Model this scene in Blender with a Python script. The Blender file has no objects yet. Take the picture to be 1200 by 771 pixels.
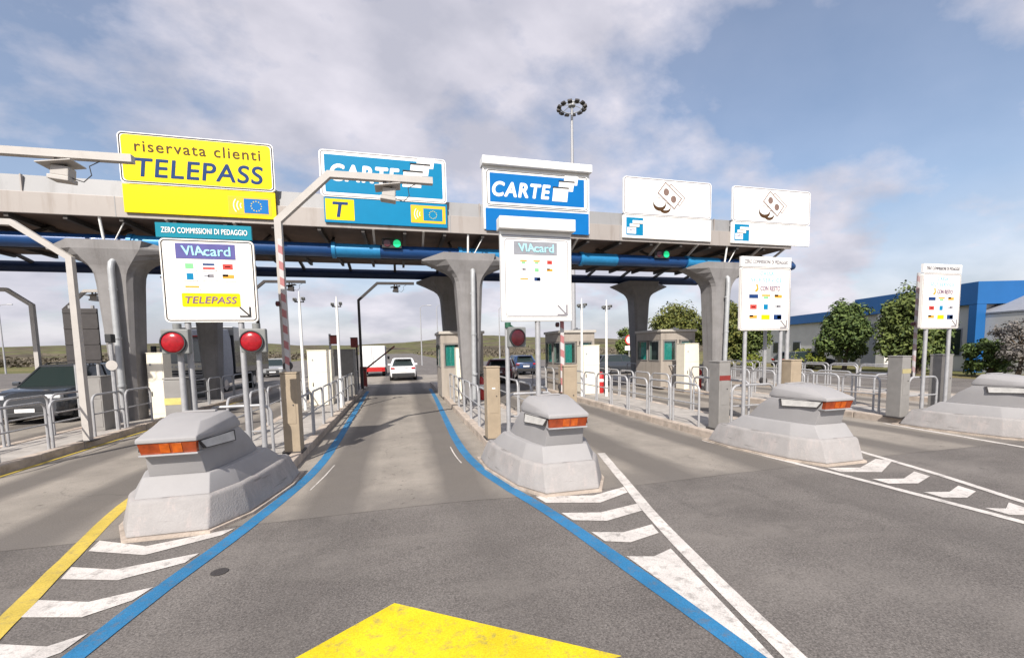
import bpy, bmesh, math, random
from mathutils import Vector, Matrix, noise
random.seed(7)
PI = math.pi
R = math.radians
scene = bpy.context.scene
C = scene.collection

# ------------------------------------------------------------------ camera
cam_d = bpy.data.cameras.new("camera"); cam = bpy.data.objects.new("camera", cam_d); C.objects.link(cam)
scene.camera = cam
yaw, pitch, roll = 0.25045, -0.08157, -0.01922
f = Vector((math.sin(yaw)*math.cos(pitch), math.cos(yaw)*math.cos(pitch), math.sin(pitch)))
r0 = Vector((math.cos(yaw), -math.sin(yaw), 0)); u0 = r0.cross(f)
r = math.cos(roll)*r0 + math.sin(roll)*u0
u = -math.sin(roll)*r0 + math.cos(roll)*u0
m = Matrix((r, u, -f)).transposed().to_4x4(); m.translation = Vector((0, 0, 2.1))
cam.matrix_world = m
cam_d.sensor_width = 36; cam_d.lens = 506.85/1200*36; cam_d.shift_y = 0.05375
cam_d.clip_end = 4000; cam_d.clip_start = 0.05
scene.render.resolution_x = 1024; scene.render.resolution_y = 657

# ------------------------------------------------------------------ world, sun, exposure
SUN_EL = R(40); SUN_AZ = math.atan2(-0.42, -0.906)      # the sun stands behind the camera, to the left
w = bpy.data.worlds.new("World"); scene.world = w; w.use_nodes = True
nt = w.node_tree; nt.nodes.clear()
def N(t, **k):
    n = nt.nodes.new(t)
    for a, b in k.items(): setattr(n, a, b)
    return n
out = N('ShaderNodeOutputWorld'); sky = N('ShaderNodeTexSky', sky_type='NISHITA', sun_disc=False)
sky.sun_elevation = SUN_EL; sky.sun_rotation = SUN_AZ % (2*PI); sky.air_density = 1.0; sky.dust_density = 1.6; sky.ozone_density = 1.5
bg = N('ShaderNodeBackground'); bg.inputs[1].default_value = 0.125
bgc = N('ShaderNodeBackground'); bgc.inputs[1].default_value = 1.0
mix = N('ShaderNodeMixShader')
tc = N('ShaderNodeTexCoord'); sep = N('ShaderNodeSeparateXYZ'); nt.links.new(tc.outputs['Generated'], sep.inputs[0])
def M_(op, a, b=None, clamp=False):
    n = N('ShaderNodeMath', operation=op, use_clamp=clamp)
    for i, v in enumerate((a, b)):
        if v is None: continue
        if isinstance(v, (int, float)): n.inputs[i].default_value = v
        else: nt.links.new(v, n.inputs[i])
    return n.outputs[0]
zz = M_('MAXIMUM', sep.outputs[2], 0.0)
den = M_('ADD', zz, 0.38)
cx = M_('DIVIDE', sep.outputs[0], den); cy = M_('DIVIDE', sep.outputs[1], den)
comb = N('ShaderNodeCombineXYZ'); nt.links.new(cx, comb.inputs[0]); nt.links.new(cy, comb.inputs[1])
comb.inputs[2].default_value = 3.7
mp = N('ShaderNodeMapping'); mp.inputs['Rotation'].default_value = (0, 0, R(-35)); mp.inputs['Scale'].default_value = (1.45, 1.75, 1); mp.inputs['Location'].default_value = (-2.6, -1.9, 0)
nt.links.new(comb.outputs[0], mp.inputs[0])
n1 = N('ShaderNodeTexNoise'); n1.inputs['Scale'].default_value = 0.95; n1.inputs['Detail'].default_value = 9; n1.inputs['Roughness'].default_value = 0.56; n1.inputs['Distortion'].default_value = 0.0
nt.links.new(mp.outputs[0], n1.inputs['Vector'])
rp = N('ShaderNodeValToRGB'); rp.color_ramp.elements[0].position = 0.468; rp.color_ramp.elements[1].position = 0.578
rp.color_ramp.elements[0].color = (0, 0, 0, 1); rp.color_ramp.elements[1].color = (1, 1, 1, 1)
nt.links.new(n1.outputs[0], rp.inputs[0])
n2 = N('ShaderNodeTexNoise'); n2.inputs['Scale'].default_value = 2.6; n2.inputs['Detail'].default_value = 6; nt.links.new(mp.outputs[0], n2.inputs['Vector'])
rp2 = N('ShaderNodeValToRGB'); rp2.color_ramp.elements[0].position = 0.35; rp2.color_ramp.elements[1].position = 0.68
rp2.color_ramp.elements[0].color = (0.44, 0.44, 0.51, 1); rp2.color_ramp.elements[1].color = (0.69, 0.66, 0.72, 1)
nt.links.new(n2.outputs[0], rp2.inputs[0]); nt.links.new(rp2.outputs[0], bgc.inputs[0])
fac = M_('MULTIPLY', rp.outputs[0], 0.78)
fac = M_('ADD', fac, 0.16)
low = M_('SUBTRACT', 1.0, M_('MULTIPLY', zz, 3.2, True), True)      # thicker veil of cloud close to the horizon
fac = M_('MAXIMUM', fac, M_('MULTIPLY', low, 0.88))
nt.links.new(sky.outputs[0], bg.inputs[0]); nt.links.new(fac, mix.inputs[0])
nt.links.new(bg.outputs[0], mix.inputs[1]); nt.links.new(bgc.outputs[0], mix.inputs[2]); nt.links.new(mix.outputs[0], out.inputs[0])

sun_d = bpy.data.lights.new("sun", 'SUN'); sun_d.energy = 5.0; sun_d.angle = R(0.6); sun_d.color = (1.0, 0.94, 0.86)
sun = bpy.data.objects.new("sun", sun_d); C.objects.link(sun)
d = Vector((0.42*math.cos(SUN_EL), 0.906*math.cos(SUN_EL), -math.sin(SUN_EL)))
sun.rotation_euler = d.to_track_quat('-Z', 'Y').to_euler(); sun.location = (0, -20, 40)
vs = scene.view_settings
vs.view_transform = 'Standard'; vs.look = 'None'; vs.exposure = 0.37; vs.gamma = 1; vs.use_curve_mapping = False

# ------------------------------------------------------------------ materials
def new_mat(name):
    m = bpy.data.materials.new(name); m.use_nodes = True
    return m, m.node_tree, m.node_tree.nodes['Principled BSDF']
def mat(name, col, rough=0.6, metal=0.0, var=0.12, scale=6.0, bump=0.0, bscale=60, spec=0.4, emit=0, grime=0.0, coat=0.0):
    """painted or bare surface with a soft uneven tint, optional dirt patches and fine bump"""
    m, t, b = new_mat(name)
    tcn = t.nodes.new('ShaderNodeTexCoord')
    nn = t.nodes.new('ShaderNodeTexNoise'); nn.inputs['Scale'].default_value = scale; nn.inputs['Detail'].default_value = 6; nn.inputs['Roughness'].default_value = 0.6
    t.links.new(tcn.outputs['Object'], nn.inputs['Vector'])
    rr = t.nodes.new('ShaderNodeValToRGB')
    rr.color_ramp.elements[0].position = 0.3; rr.color_ramp.elements[1].position = 0.7
    rr.color_ramp.elements[0].color = (*[c*(1-var) for c in col], 1); rr.color_ramp.elements[1].color = (*[min(1, c*(1+var)) for c in col], 1)
    t.links.new(nn.outputs[0], rr.inputs[0]); last = rr.outputs[0]
    if grime > 0:
        n3 = t.nodes.new('ShaderNodeTexNoise'); n3.inputs['Scale'].default_value = scale*0.45; n3.inputs['Detail'].default_value = 9; n3.inputs['Roughness'].default_value = 0.7
        t.links.new(tcn.outputs['Object'], n3.inputs['Vector'])
        r3 = t.nodes.new('ShaderNodeValToRGB'); r3.color_ramp.elements[0].position = 0.5; r3.color_ramp.elements[1].position = 0.72
        r3.color_ramp.elements[0].color = (0, 0, 0, 1); r3.color_ramp.elements[1].color = (grime, grime, grime, 1)
        t.links.new(n3.outputs[0], r3.inputs[0])
        mx = t.nodes.new('ShaderNodeMix'); mx.data_type = 'RGBA'
        t.links.new(r3.outputs[0], mx.inputs['Factor']); t.links.new(last, mx.inputs['A']); mx.inputs['B'].default_value = (0.10, 0.085, 0.07, 1)
        last = mx.outputs['Result']
    t.links.new(last, b.inputs['Base Color'])
    b.inputs['Roughness'].default_value = rough; b.inputs['Metallic'].default_value = metal; b.inputs['Specular IOR Level'].default_value = spec
    b.inputs['Coat Weight'].default_value = coat
    if bump > 0:
        nb = t.nodes.new('ShaderNodeTexNoise'); nb.inputs['Scale'].default_value = bscale; nb.inputs['Detail'].default_value = 4
        t.links.new(tcn.outputs['Object'], nb.inputs['Vector'])
        bp = t.nodes.new('ShaderNodeBump'); bp.inputs['Strength'].default_value = bump; bp.inputs['Distance'].default_value = 0.02
        t.links.new(nb.outputs[0], bp.inputs['Height']); t.links.new(bp.outputs[0], b.inputs['Normal'])
    if emit:
        b.inputs['Emission Color'].default_value = (*col, 1); b.inputs['Emission Strength'].default_value = emit
    return m
def glass(name, col=(0.02, 0.03, 0.03), rough=0.05):
    m, t, b = new_mat(name)
    b.inputs['Base Color'].default_value = (*col, 1); b.inputs['Roughness'].default_value = rough; b.inputs['Specular IOR Level'].default_value = 0.7
    nn = t.nodes.new('ShaderNodeTexNoise'); nn.inputs['Scale'].default_value = 3
    mr = t.nodes.new('ShaderNodeMapRange'); mr.inputs[3].default_value = rough; mr.inputs[4].default_value = rough+0.08
    t.links.new(nn.outputs[0], mr.inputs[0]); t.links.new(mr.outputs[0], b.inputs['Roughness'])
    return m
def pane_glass(name):
    m, t, b = new_mat(name)
    t.nodes.remove(b); o = t.nodes['Material Output']
    a = t.nodes.new('ShaderNodeBsdfTransparent'); a.inputs[0].default_value = (0.82, 0.92, 0.9, 1)
    g = t.nodes.new('ShaderNodeBsdfGlossy'); g.inputs['Roughness'].default_value = 0.04
    mx = t.nodes.new('ShaderNodeMixShader'); mx.inputs[0].default_value = 0.07; t.links.new(a.outputs[0], mx.inputs[1]); t.links.new(g.outputs[0], mx.inputs[2])
    t.links.new(mx.outputs[0], o.inputs[0])
    return m

def streaks(m, col=(0.07, 0.062, 0.056), amount=0.55, sx=4.0):
    t = m.node_tree; L = t.links.new; b = t.nodes['Principled BSDF']; src = b.inputs['Base Color'].links[0].from_socket
    tcn = t.nodes.new('ShaderNodeTexCoord'); mpn = t.nodes.new('ShaderNodeMapping'); mpn.inputs['Scale'].default_value = (sx, sx, 0.22); L(tcn.outputs['Object'], mpn.inputs[0])
    n = t.nodes.new('ShaderNodeTexNoise'); n.inputs['Scale'].default_value = 1.3; n.inputs['Detail'].default_value = 8; n.inputs['Roughness'].default_value = 0.65; L(mpn.outputs[0], n.inputs['Vector'])
    r_ = t.nodes.new('ShaderNodeValToRGB'); e = r_.color_ramp.elements; e[0].position = 0.52; e[1].position = 0.72; e[0].color = (0, 0, 0, 1); e[1].color = (amount,)*3+(1,); L(n.outputs[0], r_.inputs[0])
    mx = t.nodes.new('ShaderNodeMix'); mx.data_type = 'RGBA'; L(r_.outputs[0], mx.inputs['Factor']); L(src, mx.inputs['A']); mx.inputs['B'].default_value = (*col, 1)
    L(mx.outputs['Result'], b.inputs['Base Color'])

def road_mat(name, kind):
    """asphalt of the plaza and the worn, tyre-marked pavement of the lanes (lanes are 5.2 m apart)"""
    m, t, b = new_mat(name)
    L = t.links.new
    def nn(type_, **k):
        n = t.nodes.new(type_)
        for a, v in k.items(): n.inputs[a.replace('_', ' ')].default_value = v
        return n
    geo = t.nodes.new('ShaderNodeTexCoord')
    def noise_(scale, detail=6, rough=0.6, vec=None, sx=1, sy=1):
        mpn = t.nodes.new('ShaderNodeMapping'); mpn.inputs['Scale'].default_value = (sx, sy, 1)
        L(geo.outputs['Object'], mpn.inputs[0])
        n = nn('ShaderNodeTexNoise', Scale=scale, Detail=detail, Roughness=rough); L(mpn.outputs[0], n.inputs['Vector'])
        return n.outputs[0]
    def ramp(src, p0, p1, c0, c1):
        n = t.nodes.new('ShaderNodeValToRGB'); e = n.color_ramp.elements
        e[0].position = p0; e[1].position = p1; e[0].color = (*c0, 1); e[1].color = (*c1, 1); L(src, n.inputs[0]); return n.outputs[0]
    def mixc(fac, a, bb, mode='MIX'):
        n = t.nodes.new('ShaderNodeMix'); n.data_type = 'RGBA'; n.blend_type = mode
        for key, v in (('Factor', fac), ('A', a), ('B', bb)):
            if isinstance(v, (int, float)): n.inputs[key].default_value = v
            elif isinstance(v, tuple): n.inputs[key].default_value = (*v, 1)
            else: L(v, n.inputs[key])
        return n.outputs['Result']
    def math_(op, a, bb=None, clamp=False):
        n = t.nodes.new('ShaderNodeMath'); n.operation = op; n.use_clamp = clamp
        for i, v in enumerate((a, bb)):
            if v is None: continue
            if isinstance(v, (int, float)): n.inputs[i].default_value = v
            else: L(v, n.inputs[i])
        return n.outputs[0]
    g = (1, 1, 1); k = (0, 0, 0)
    sp = t.nodes.new('ShaderNodeSeparateXYZ'); L(geo.outputs['Object'], sp.inputs[0])
    grain = noise_(150, 2, 0.8)
    if kind == 'asphalt':
        c = ramp(noise_(0.55, 8, 0.65), 0.33, 0.7, (0.112, 0.101, 0.094), (0.178, 0.162, 0.150))
        c = mixc(ramp(noise_(0.9, 5, 0.6, sx=1.6, sy=0.12), 0.52, 0.70, k, (0.5,)*3), c, (0.088, 0.080, 0.075))
        c = mixc(0.85, c, ramp(noise_(55, 4, 0.75), 0.34, 0.68, (0.45,)*3, (1.55,)*3), 'MULTIPLY')
        vor = nn('ShaderNodeTexVoronoi', Scale=48.0); L(geo.outputs['Object'], vor.inputs['Vector'])
        c = mixc(ramp(vor.outputs['Distance'], 0.10, 0.24, (0.75,)*3, k), c, (0.27, 0.25, 0.235))
        ax = math_('ABSOLUTE', math_('SUBTRACT', math_('MODULO', math_('ADD', sp.outputs[0], 2.6+52.05), 5.2), 2.6))
        ax = math_('ADD', ax, math_('MULTIPLY', math_('SUBTRACT', noise_(0.6, 5, 0.6, sx=1.0, sy=0.3), 0.5), 0.8))
        ru = math_('SUBTRACT', 1.0, math_('MULTIPLY', math_('ABSOLUTE', math_('SUBTRACT', ax, 0.9)), 1.8), True)
        c = mixc(math_('MULTIPLY', ru, 0.28), c, (0.085, 0.077, 0.072))
        c = mixc(ramp(noise_(0.8, 6, 0.65, sx=0.5, sy=1.0), 0.5, 0.68, k, (0.45,)*3), c, (0.215, 0.195, 0.178))
        c = mixc(ramp(noise_(5.5, 4, 0.6), 0.66, 0.72, k, (0.5,)*3), c, (0.07, 0.064, 0.06))
        stain = ramp(noise_(1.7, 7, 0.7), 0.60, 0.74, k, (0.5,)*3)
        c = mixc(stain, c, (0.055, 0.05, 0.046))
    else:
        x = math_('ADD', sp.outputs[0], 2.6+52.05)
        x = math_('MODULO', x, 5.2); dd = math_('ABSOLUTE', math_('SUBTRACT', x, 2.6))
        wob = math_('MULTIPLY', math_('SUBTRACT', noise_(0.7, 5, 0.6, sx=1.0, sy=0.25), 0.5), 0.55)
        dd = math_('ADD', dd, wob)
        tr = math_('SUBTRACT', 1.0, math_('MULTIPLY', math_('ABSOLUTE', math_('SUBTRACT', dd, 0.92)), 1.9), True)
        tr = ramp(tr, 0.0, 0.55, k, g)
        c = ramp(noise_(1.1, 8, 0.7), 0.3, 0.7, (0.222, 0.200, 0.175), (0.325, 0.292, 0.254))
        c = mixc(math_('MULTIPLY', tr, 0.80), c, (0.112, 0.101, 0.093))
        sm = math_('SUBTRACT', 1.0, math_('MULTIPLY', math_('SUBTRACT', math_('ADD', sp.outputs[1], math_('MULTIPLY', math_('SUBTRACT', noise_(0.9, 6, 0.65), 0.5), 3.0)), 5.7), 0.8), True)
        c = mixc(math_('MULTIPLY', sm, 0.75), c, (0.142, 0.129, 0.119))
        c = mixc(0.45, c, ramp(noise_(60, 4, 0.75), 0.34, 0.68, (0.55,)*3, (1.4,)*3), 'MULTIPLY')
        c = mixc(ramp(noise_(3.0, 8, 0.7, sx=0.5, sy=2.2), 0.58, 0.72, k, (0.45,)*3), c, (0.15, 0.13, 0.115))
        c = mixc(ramp(noise_(0.35, 4, 0.6), 0.5, 0.7, k, (0.45,)*3), c, (0.13, 0.118, 0.108))
        sp_ = math_('MULTIPLY', ramp(noise_(7.0, 4, 0.6), 0.62, 0.70, k, (0.8,)*3), math_('SUBTRACT', 1.0, math_('MULTIPLY', dd, 1.1), True))
        c = mixc(sp_, c, (0.085, 0.075, 0.066))
        c = mixc(0.8, c, ramp(grain, 0.3, 0.7, (0.72,)*3, (1.25,)*3), 'MULTIPLY')
    # hairline cracks
    vo = nn('ShaderNodeTexVoronoi', Scale=0.42 if kind == 'asphalt' else 0.3); vo.feature = 'DISTANCE_TO_EDGE'
    mpv = t.nodes.new('ShaderNodeVectorMath'); mpv.operation = 'ADD'
    nz = nn('ShaderNodeTexNoise', Scale=1.2, Detail=6); L(geo.outputs['Object'], nz.inputs['Vector'])
    sc = t.nodes.new('ShaderNodeVectorMath'); sc.operation = 'SCALE'; sc.inputs['Scale'].default_value = 0.9
    L(nz.outputs['Color'], sc.inputs[0]); L(sc.outputs[0], mpv.inputs[0]); L(geo.outputs['Object'], mpv.inputs[1]); L(mpv.outputs[0], vo.inputs['Vector'])
    cr = ramp(vo.outputs['Distance'], 0.0, 0.006, (0.6,)*3, k)
    gate = ramp(noise_(0.4, 3), 0.5, 0.56, k, g)
    c = mixc(math_('MULTIPLY', cr, math_('MULTIPLY', gate, 0.45 if kind == 'lane' else 0.2)), c, (0.03, 0.028, 0.026))
    L(c, b.inputs['Base Color']); b.inputs['Roughness'].default_value = 0.88; b.inputs['Specular IOR Level'].default_value = 0.25
    bp = t.nodes.new('ShaderNodeBump'); bp.inputs['Strength'].default_value = 0.5 if kind == 'asphalt' else 0.25; bp.inputs['Distance'].default_value = 0.008
    L(noise_(85, 3, 0.7), bp.inputs['Height']); L(bp.outputs[0], b.inputs['Normal'])
    return m
def marking_mat(name, col, wear=0.5):
    """road paint, worn through to the dark road in patches and scratched by tyres"""
    m, t, b = new_mat(name); L = t.links.new
    tcn = t.nodes.new('ShaderNodeTexCoord')
    n = t.nodes.new('ShaderNodeTexNoise'); n.inputs['Scale'].default_value = 9; n.inputs['Detail'].default_value = 9; n.inputs['Roughness'].default_value = 0.75
    L(tcn.outputs['Object'], n.inputs['Vector'])
    rp = t.nodes.new('ShaderNodeValToRGB'); e = rp.color_ramp.elements; e[0].position = 0.58-0.12*wear; e[1].position = 0.72-0.10*wear
    e[0].color = (0, 0, 0, 1); e[1].color = (wear, wear, wear, 1); L(n.outputs[0], rp.inputs[0])
    n2 = t.nodes.new('ShaderNodeTexNoise'); n2.inputs['Scale'].default_value = 2.2; n2.inputs['Detail'].default_value = 5; L(tcn.outputs['Object'], n2.inputs['Vector'])
    r2 = t.nodes.new('ShaderNodeValToRGB'); e = r2.color_ramp.elements; e[0].position = 0.3; e[1].position = 0.7
    e[0].color = (*[c*0.78 for c in col], 1); e[1].color = (*[min(1, c*1.08) for c in col], 1); L(n2.outputs[0], r2.inputs[0])
    n3 = t.nodes.new('ShaderNodeTexNoise'); n3.inputs['Scale'].default_value = 110; n3.inputs['Detail'].default_value = 2; L(tcn.outputs['Object'], n3.inputs['Vector'])
    r3 = t.nodes.new('ShaderNodeValToRGB'); e = r3.color_ramp.elements; e[0].position = 0.3; e[1].position = 0.6; e[0].color = (0.74,)*3+(1,); e[1].color = (1,)*4; L(n3.outputs[0], r3.inputs[0])
    mu = t.nodes.new('ShaderNodeMix'); mu.data_type = 'RGBA'; mu.blend_type = 'MULTIPLY'; mu.inputs['Factor'].default_value = 1
    L(r2.outputs[0], mu.inputs['A']); L(r3.outputs[0], mu.inputs['B'])
    mx = t.nodes.new('ShaderNodeMix'); mx.data_type = 'RGBA'; L(rp.outputs[0], mx.inputs['Factor']); L(mu.outputs['Result'], mx.inputs['A']); mx.inputs['B'].default_value = (0.13, 0.12, 0.11, 1)
    L(mx.outputs['Result'], b.inputs['Base Color']); b.inputs['Roughness'].default_value = 0.7; b.inputs['Specular IOR Level'].default_value = 0.3
    bp = t.nodes.new('ShaderNodeBump'); bp.inputs['Strength'].default_value = 0.3; bp.inputs['Distance'].default_value = 0.005; L(n3.outputs[0], bp.inputs['Height']); L(bp.outputs[0], b.inputs['Normal'])
    return m
def stripe_mat(name, ca, cb, period=0.30, slant=0.6):
    m, t, b = new_mat(name); L = t.links.new
    tcn = t.nodes.new('ShaderNodeTexCoord'); sp = t.nodes.new('ShaderNodeSeparateXYZ'); L(tcn.outputs['Object'], sp.inputs[0])
    a = t.nodes.new('ShaderNodeMath'); a.operation = 'MULTIPLY'; a.inputs[1].default_value = slant; L(sp.outputs[0], a.inputs[0])
    s = t.nodes.new('ShaderNodeMath'); s.operation = 'ADD'; L(a.outputs[0], s.inputs[0]); L(sp.outputs[2], s.inputs[1])
    k = t.nodes.new('ShaderNodeMath'); k.operation = 'ADD'; k.inputs[1].default_value = 30; L(s.outputs[0], k.inputs[0])
    mo = t.nodes.new('ShaderNodeMath'); mo.operation = 'MODULO'; mo.inputs[1].default_value = period; L(k.outputs[0], mo.inputs[0])
    g = t.nodes.new('ShaderNodeMath'); g.operation = 'GREATER_THAN'; g.inputs[1].default_value = period*0.5; L(mo.outputs[0], g.inputs[0])
    mx = t.nodes.new('ShaderNodeMix'); mx.data_type = 'RGBA'; L(g.outputs[0], mx.inputs['Factor']); mx.inputs['A'].default_value = (*ca, 1); mx.inputs['B'].default_value = (*cb, 1)
    L(mx.outputs['Result'], b.inputs['Base Color']); b.inputs['Roughness'].default_value = 0.5
    return m
def ground_mat(name, pal, scale=0.05, fine=9, bump=0.5):
    m, t, b = new_mat(name); L = t.links.new
    tcn = t.nodes.new('ShaderNodeTexCoord')
    n = t.nodes.new('ShaderNodeTexNoise'); n.inputs['Scale'].default_value = scale; n.inputs['Detail'].default_value = 8; n.inputs['Roughness'].default_value = 0.6; L(tcn.outputs['Object'], n.inputs['Vector'])
    rp = t.nodes.new('ShaderNodeValToRGB'); e = rp.color_ramp.elements
    e[0].position = 0.36; e[0].color = (*pal[0], 1); e[1].position = 0.66; e[1].color = (*pal[-1], 1)
    for i, c in enumerate(pal[1:-1]): q = e.new(0.36+0.3*(i+1)/(len(pal)-1)); q.color = (*c, 1)
    L(n.outputs[0], rp.inputs[0])
    n2 = t.nodes.new('ShaderNodeTexNoise'); n2.inputs['Scale'].default_value = fine; n2.inputs['Detail'].default_value = 5; L(tcn.outputs['Object'], n2.inputs['Vector'])
    r2 = t.nodes.new('ShaderNodeValToRGB'); e = r2.color_ramp.elements; e[0].position = 0.3; e[1].position = 0.7; e[0].color = (0.6,)*3+(1,); e[1].color = (1.3,)*3+(1,); L(n2.outputs[0], r2.inputs[0])
    mu = t.nodes.new('ShaderNodeMix'); mu.data_type = 'RGBA'; mu.blend_type = 'MULTIPLY'; mu.inputs['Factor'].default_value = 1; L(rp.outputs[0], mu.inputs['A']); L(r2.outputs[0], mu.inputs['B'])
    L(mu.outputs['Result'], b.inputs['Base Color']); b.inputs['Roughness'].default_value = 0.95; b.inputs['Specular IOR Level'].default_value = 0.1
    return m
def leaf_mat(name, ca, cb):
    m, t, b = new_mat(name); L = t.links.new
    gi = t.nodes.new('ShaderNodeNewGeometry')
    rp = t.nodes.new('ShaderNodeValToRGB'); e = rp.color_ramp.elements; e[0].color = (*ca, 1); e[1].color = (*cb, 1)
    L(gi.outputs['Random Per Island'], rp.inputs[0]); L(rp.outputs[0], b.inputs['Base Color'])
    b.inputs['Roughness'].default_value = 0.6; b.inputs['Specular IOR Level'].default_value = 0.25
    b.inputs['Subsurface Weight'].default_value = 0.0
    return m

M = {}
M['asphalt'] = road_mat('asphalt', 'asphalt'); M['lane'] = road_mat('worn_lane_pavement', 'lane')
M['blue_paint'] = marking_mat('blue_road_paint', (0.03, 0.185, 0.38), 0.6)
M['white_paint'] = marking_mat('white_road_paint', (0.64, 0.60, 0.565), 0.62)
M['yellow_paint'] = marking_mat('yellow_road_paint', (0.60, 0.45, 0.085), 0.5)
M['arrow_paint'] = marking_mat('bright_yellow_road_paint', (0.75, 0.58, 0.015), 0.55)
M['grass'] = ground_mat('dry_grass', [(0.09, 0.10, 0.035), (0.15, 0.14, 0.06), (0.21, 0.17, 0.09)], 0.15, 9)
M['hill'] = ground_mat('hill_fields', [(0.075, 0.064, 0.045), (0.12, 0.098, 0.07), (0.12, 0.125, 0.05), (0.085, 0.07, 0.052)], 0.02, 0.12)
M['kerb'] = mat('pale_kerb_concrete', (0.42, 0.355, 0.30), 0.9, var=0.22, scale=4, bump=0.4, bscale=40, grime=0.6)
M['island'] = mat('island_paving', (0.36, 0.335, 0.31), 0.9, var=0.18, scale=3, bump=0.3, bscale=50, grime=0.5)
M['nose'] = mat('grey_painted_concrete', (0.30, 0.292, 0.295), 0.75, var=0.05, scale=2.2, bump=0.12, bscale=90, grime=0.10)
M['nose_skirt'] = mat('scuffed_grey_concrete', (0.305, 0.29, 0.285), 0.8, var=0.10, scale=3.5, bump=0.3, bscale=45, grime=0.25)
M['column'] = mat('column_concrete', (0.215, 0.207, 0.206), 0.85, var=0.14, scale=1.6, bump=0.2, bscale=30, grime=0.3)
streaks(M['column'], amount=0.35)
M['steel'] = mat('galvanised_steel', (0.36, 0.36, 0.37), 0.55, 0.25, var=0.12, scale=9)
M['pipe'] = mat('grey_drain_pipe', (0.36, 0.37, 0.38), 0.5, 0.2, var=0.1)
M['white_metal'] = mat('white_painted_metal', (0.74, 0.735, 0.72), 0.45, var=0.04, scale=3, grime=0.07)
M['cream_metal'] = mat('cream_painted_metal', (0.43, 0.405, 0.38), 0.45, var=0.06, scale=4, grime=0.15)
M['dark_metal'] = mat('dark_weathered_metal', (0.055, 0.05, 0.05), 0.6, 0.2)
M['sign_white'] = mat('white_sign_sheet', (0.80, 0.79, 0.775), 0.42, spec=0.15, var=0.02, scale=2)
M['sign_cream'] = mat('cream_sign_sheet', (0.78, 0.74, 0.69), 0.45, spec=0.15, var=0.03, scale=2, grime=0.05)
M['sign_yellow'] = mat('yellow_sign_sheet', (0.80, 0.60, 0.002), 0.42, spec=0.15, var=0.03, scale=2)
M['sign_teal'] = mat('teal_blue_sign_sheet', (0.003, 0.185, 0.36), 0.42, spec=0.15, var=0.05, scale=2)
M['sign_blue'] = mat('blue_sign_sheet', (0.004, 0.135, 0.40), 0.42, spec=0.15, var=0.05, scale=2)
M['header_teal'] = mat('teal_header_sheet', (0.006, 0.20, 0.28), 0.42, spec=0.15, var=0.05, scale=3)
M['sign_orange'] = mat('orange_sign_sheet', (0.80, 0.44, 0.03), 0.45, spec=0.15, var=0.04)
M['card_purple'] = mat('dull_violet_sheet', (0.10, 0.095, 0.27), 0.45, spec=0.15)
M['card_grey'] = mat('faded_grey_sheet', (0.26, 0.27, 0.30), 0.5, spec=0.15)
M['pale_letter'] = mat('mid_blue_print', (0.10, 0.42, 0.60), 0.45, spec=0.15)
M['lt_blue'] = mat('pale_blue_print', (0.36, 0.70, 0.80), 0.45, spec=0.15)
M['tube_shaded'] = mat('shaded_blue_tube', (0.006, 0.02, 0.07), 0.5, 0.1, var=0.15, scale=2)  # rear tube: the blue is darkened, the canopy's shade put into the colour
M['strip'] = mat('dull_reflective_strip', (0.46, 0.45, 0.43), 0.5, var=0.12, scale=9, grime=0.3)
M['ink'] = mat('black_print', (0.03, 0.03, 0.032), 0.5, spec=0.15)
M['ink_brown'] = mat('dark_brown_print', (0.07, 0.035, 0.015), 0.5, spec=0.15)
M['ink_grey'] = mat('grey_print', (0.22, 0.21, 0.23), 0.5, spec=0.15)
M['ink_blue'] = mat('dark_blue_print', (0.014, 0.045, 0.15), 0.6, spec=0.12)
M['ink_mauve'] = mat('mauve_print', (0.22, 0.13, 0.22), 0.5, spec=0.15)
M['print_red'] = mat('red_print', (0.62, 0.07, 0.06), 0.5, spec=0.15); M['print_green'] = mat('green_print', (0.20, 0.50, 0.24), 0.5, spec=0.15)
M['print_orange'] = mat('orange_print', (0.75, 0.32, 0.05), 0.5, spec=0.15); M['print_tan'] = mat('brown_grey_print', (0.20, 0.135, 0.115), 0.5, spec=0.15)
M['roof_light'] = mat('light_fascia_sheet', (0.33, 0.30, 0.28), 0.5, 0.1, var=0.06, scale=0.6, grime=0.16)
M['roof_grey'] = mat('grey_fascia_sheet', (0.25, 0.25, 0.255), 0.55, 0.1, var=0.07, scale=0.6, grime=0.14)
streaks(M['roof_light'], (0.16, 0.12, 0.09), 0.45, 1.6); streaks(M['roof_grey'], (0.12, 0.11, 0.10), 0.4, 1.6)
M['soffit'] = mat('brown_soffit_sheet', (0.12, 0.08, 0.06), 0.7, var=0.25, scale=1.5, grime=0.3)
M['rib'] = mat('dark_steel_rib', (0.07, 0.062, 0.058), 0.6, 0.3)
M['tube_blue'] = mat('blue_painted_tube', (0.009, 0.055, 0.18), 0.35, 0.1, var=0.12, scale=2, coat=0.2)
M['tube_light'] = mat('light_blue_sleeve', (0.02, 0.20, 0.42), 0.4, 0.1)
M['post'] = mat('tan_gate_post', (0.33, 0.265, 0.19), 0.6, var=0.14, scale=3, grime=0.35)
M['post_grey'] = mat('grey_gate_post', (0.235, 0.225, 0.215), 0.6, var=0.12, scale=3, grime=0.25)
M['stripe'] = stripe_mat('red_white_stripes', (0.48, 0.46, 0.46), (0.38, 0.15, 0.15))
M['faded_stripe'] = stripe_mat('faded_stripes', (0.42, 0.41, 0.41), (0.34, 0.24, 0.24))
M['dark_stripe'] = stripe_mat('dull_red_stripes', (0.22, 0.06, 0.05), (0.05, 0.035, 0.035), 0.5)
M['red'] = mat('red_paint', (0.42, 0.02, 0.02), 0.35, var=0.06, coat=0.3)
M['label_red'] = mat('dark_red_label', (0.20, 0.03, 0.025), 0.5)
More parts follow.
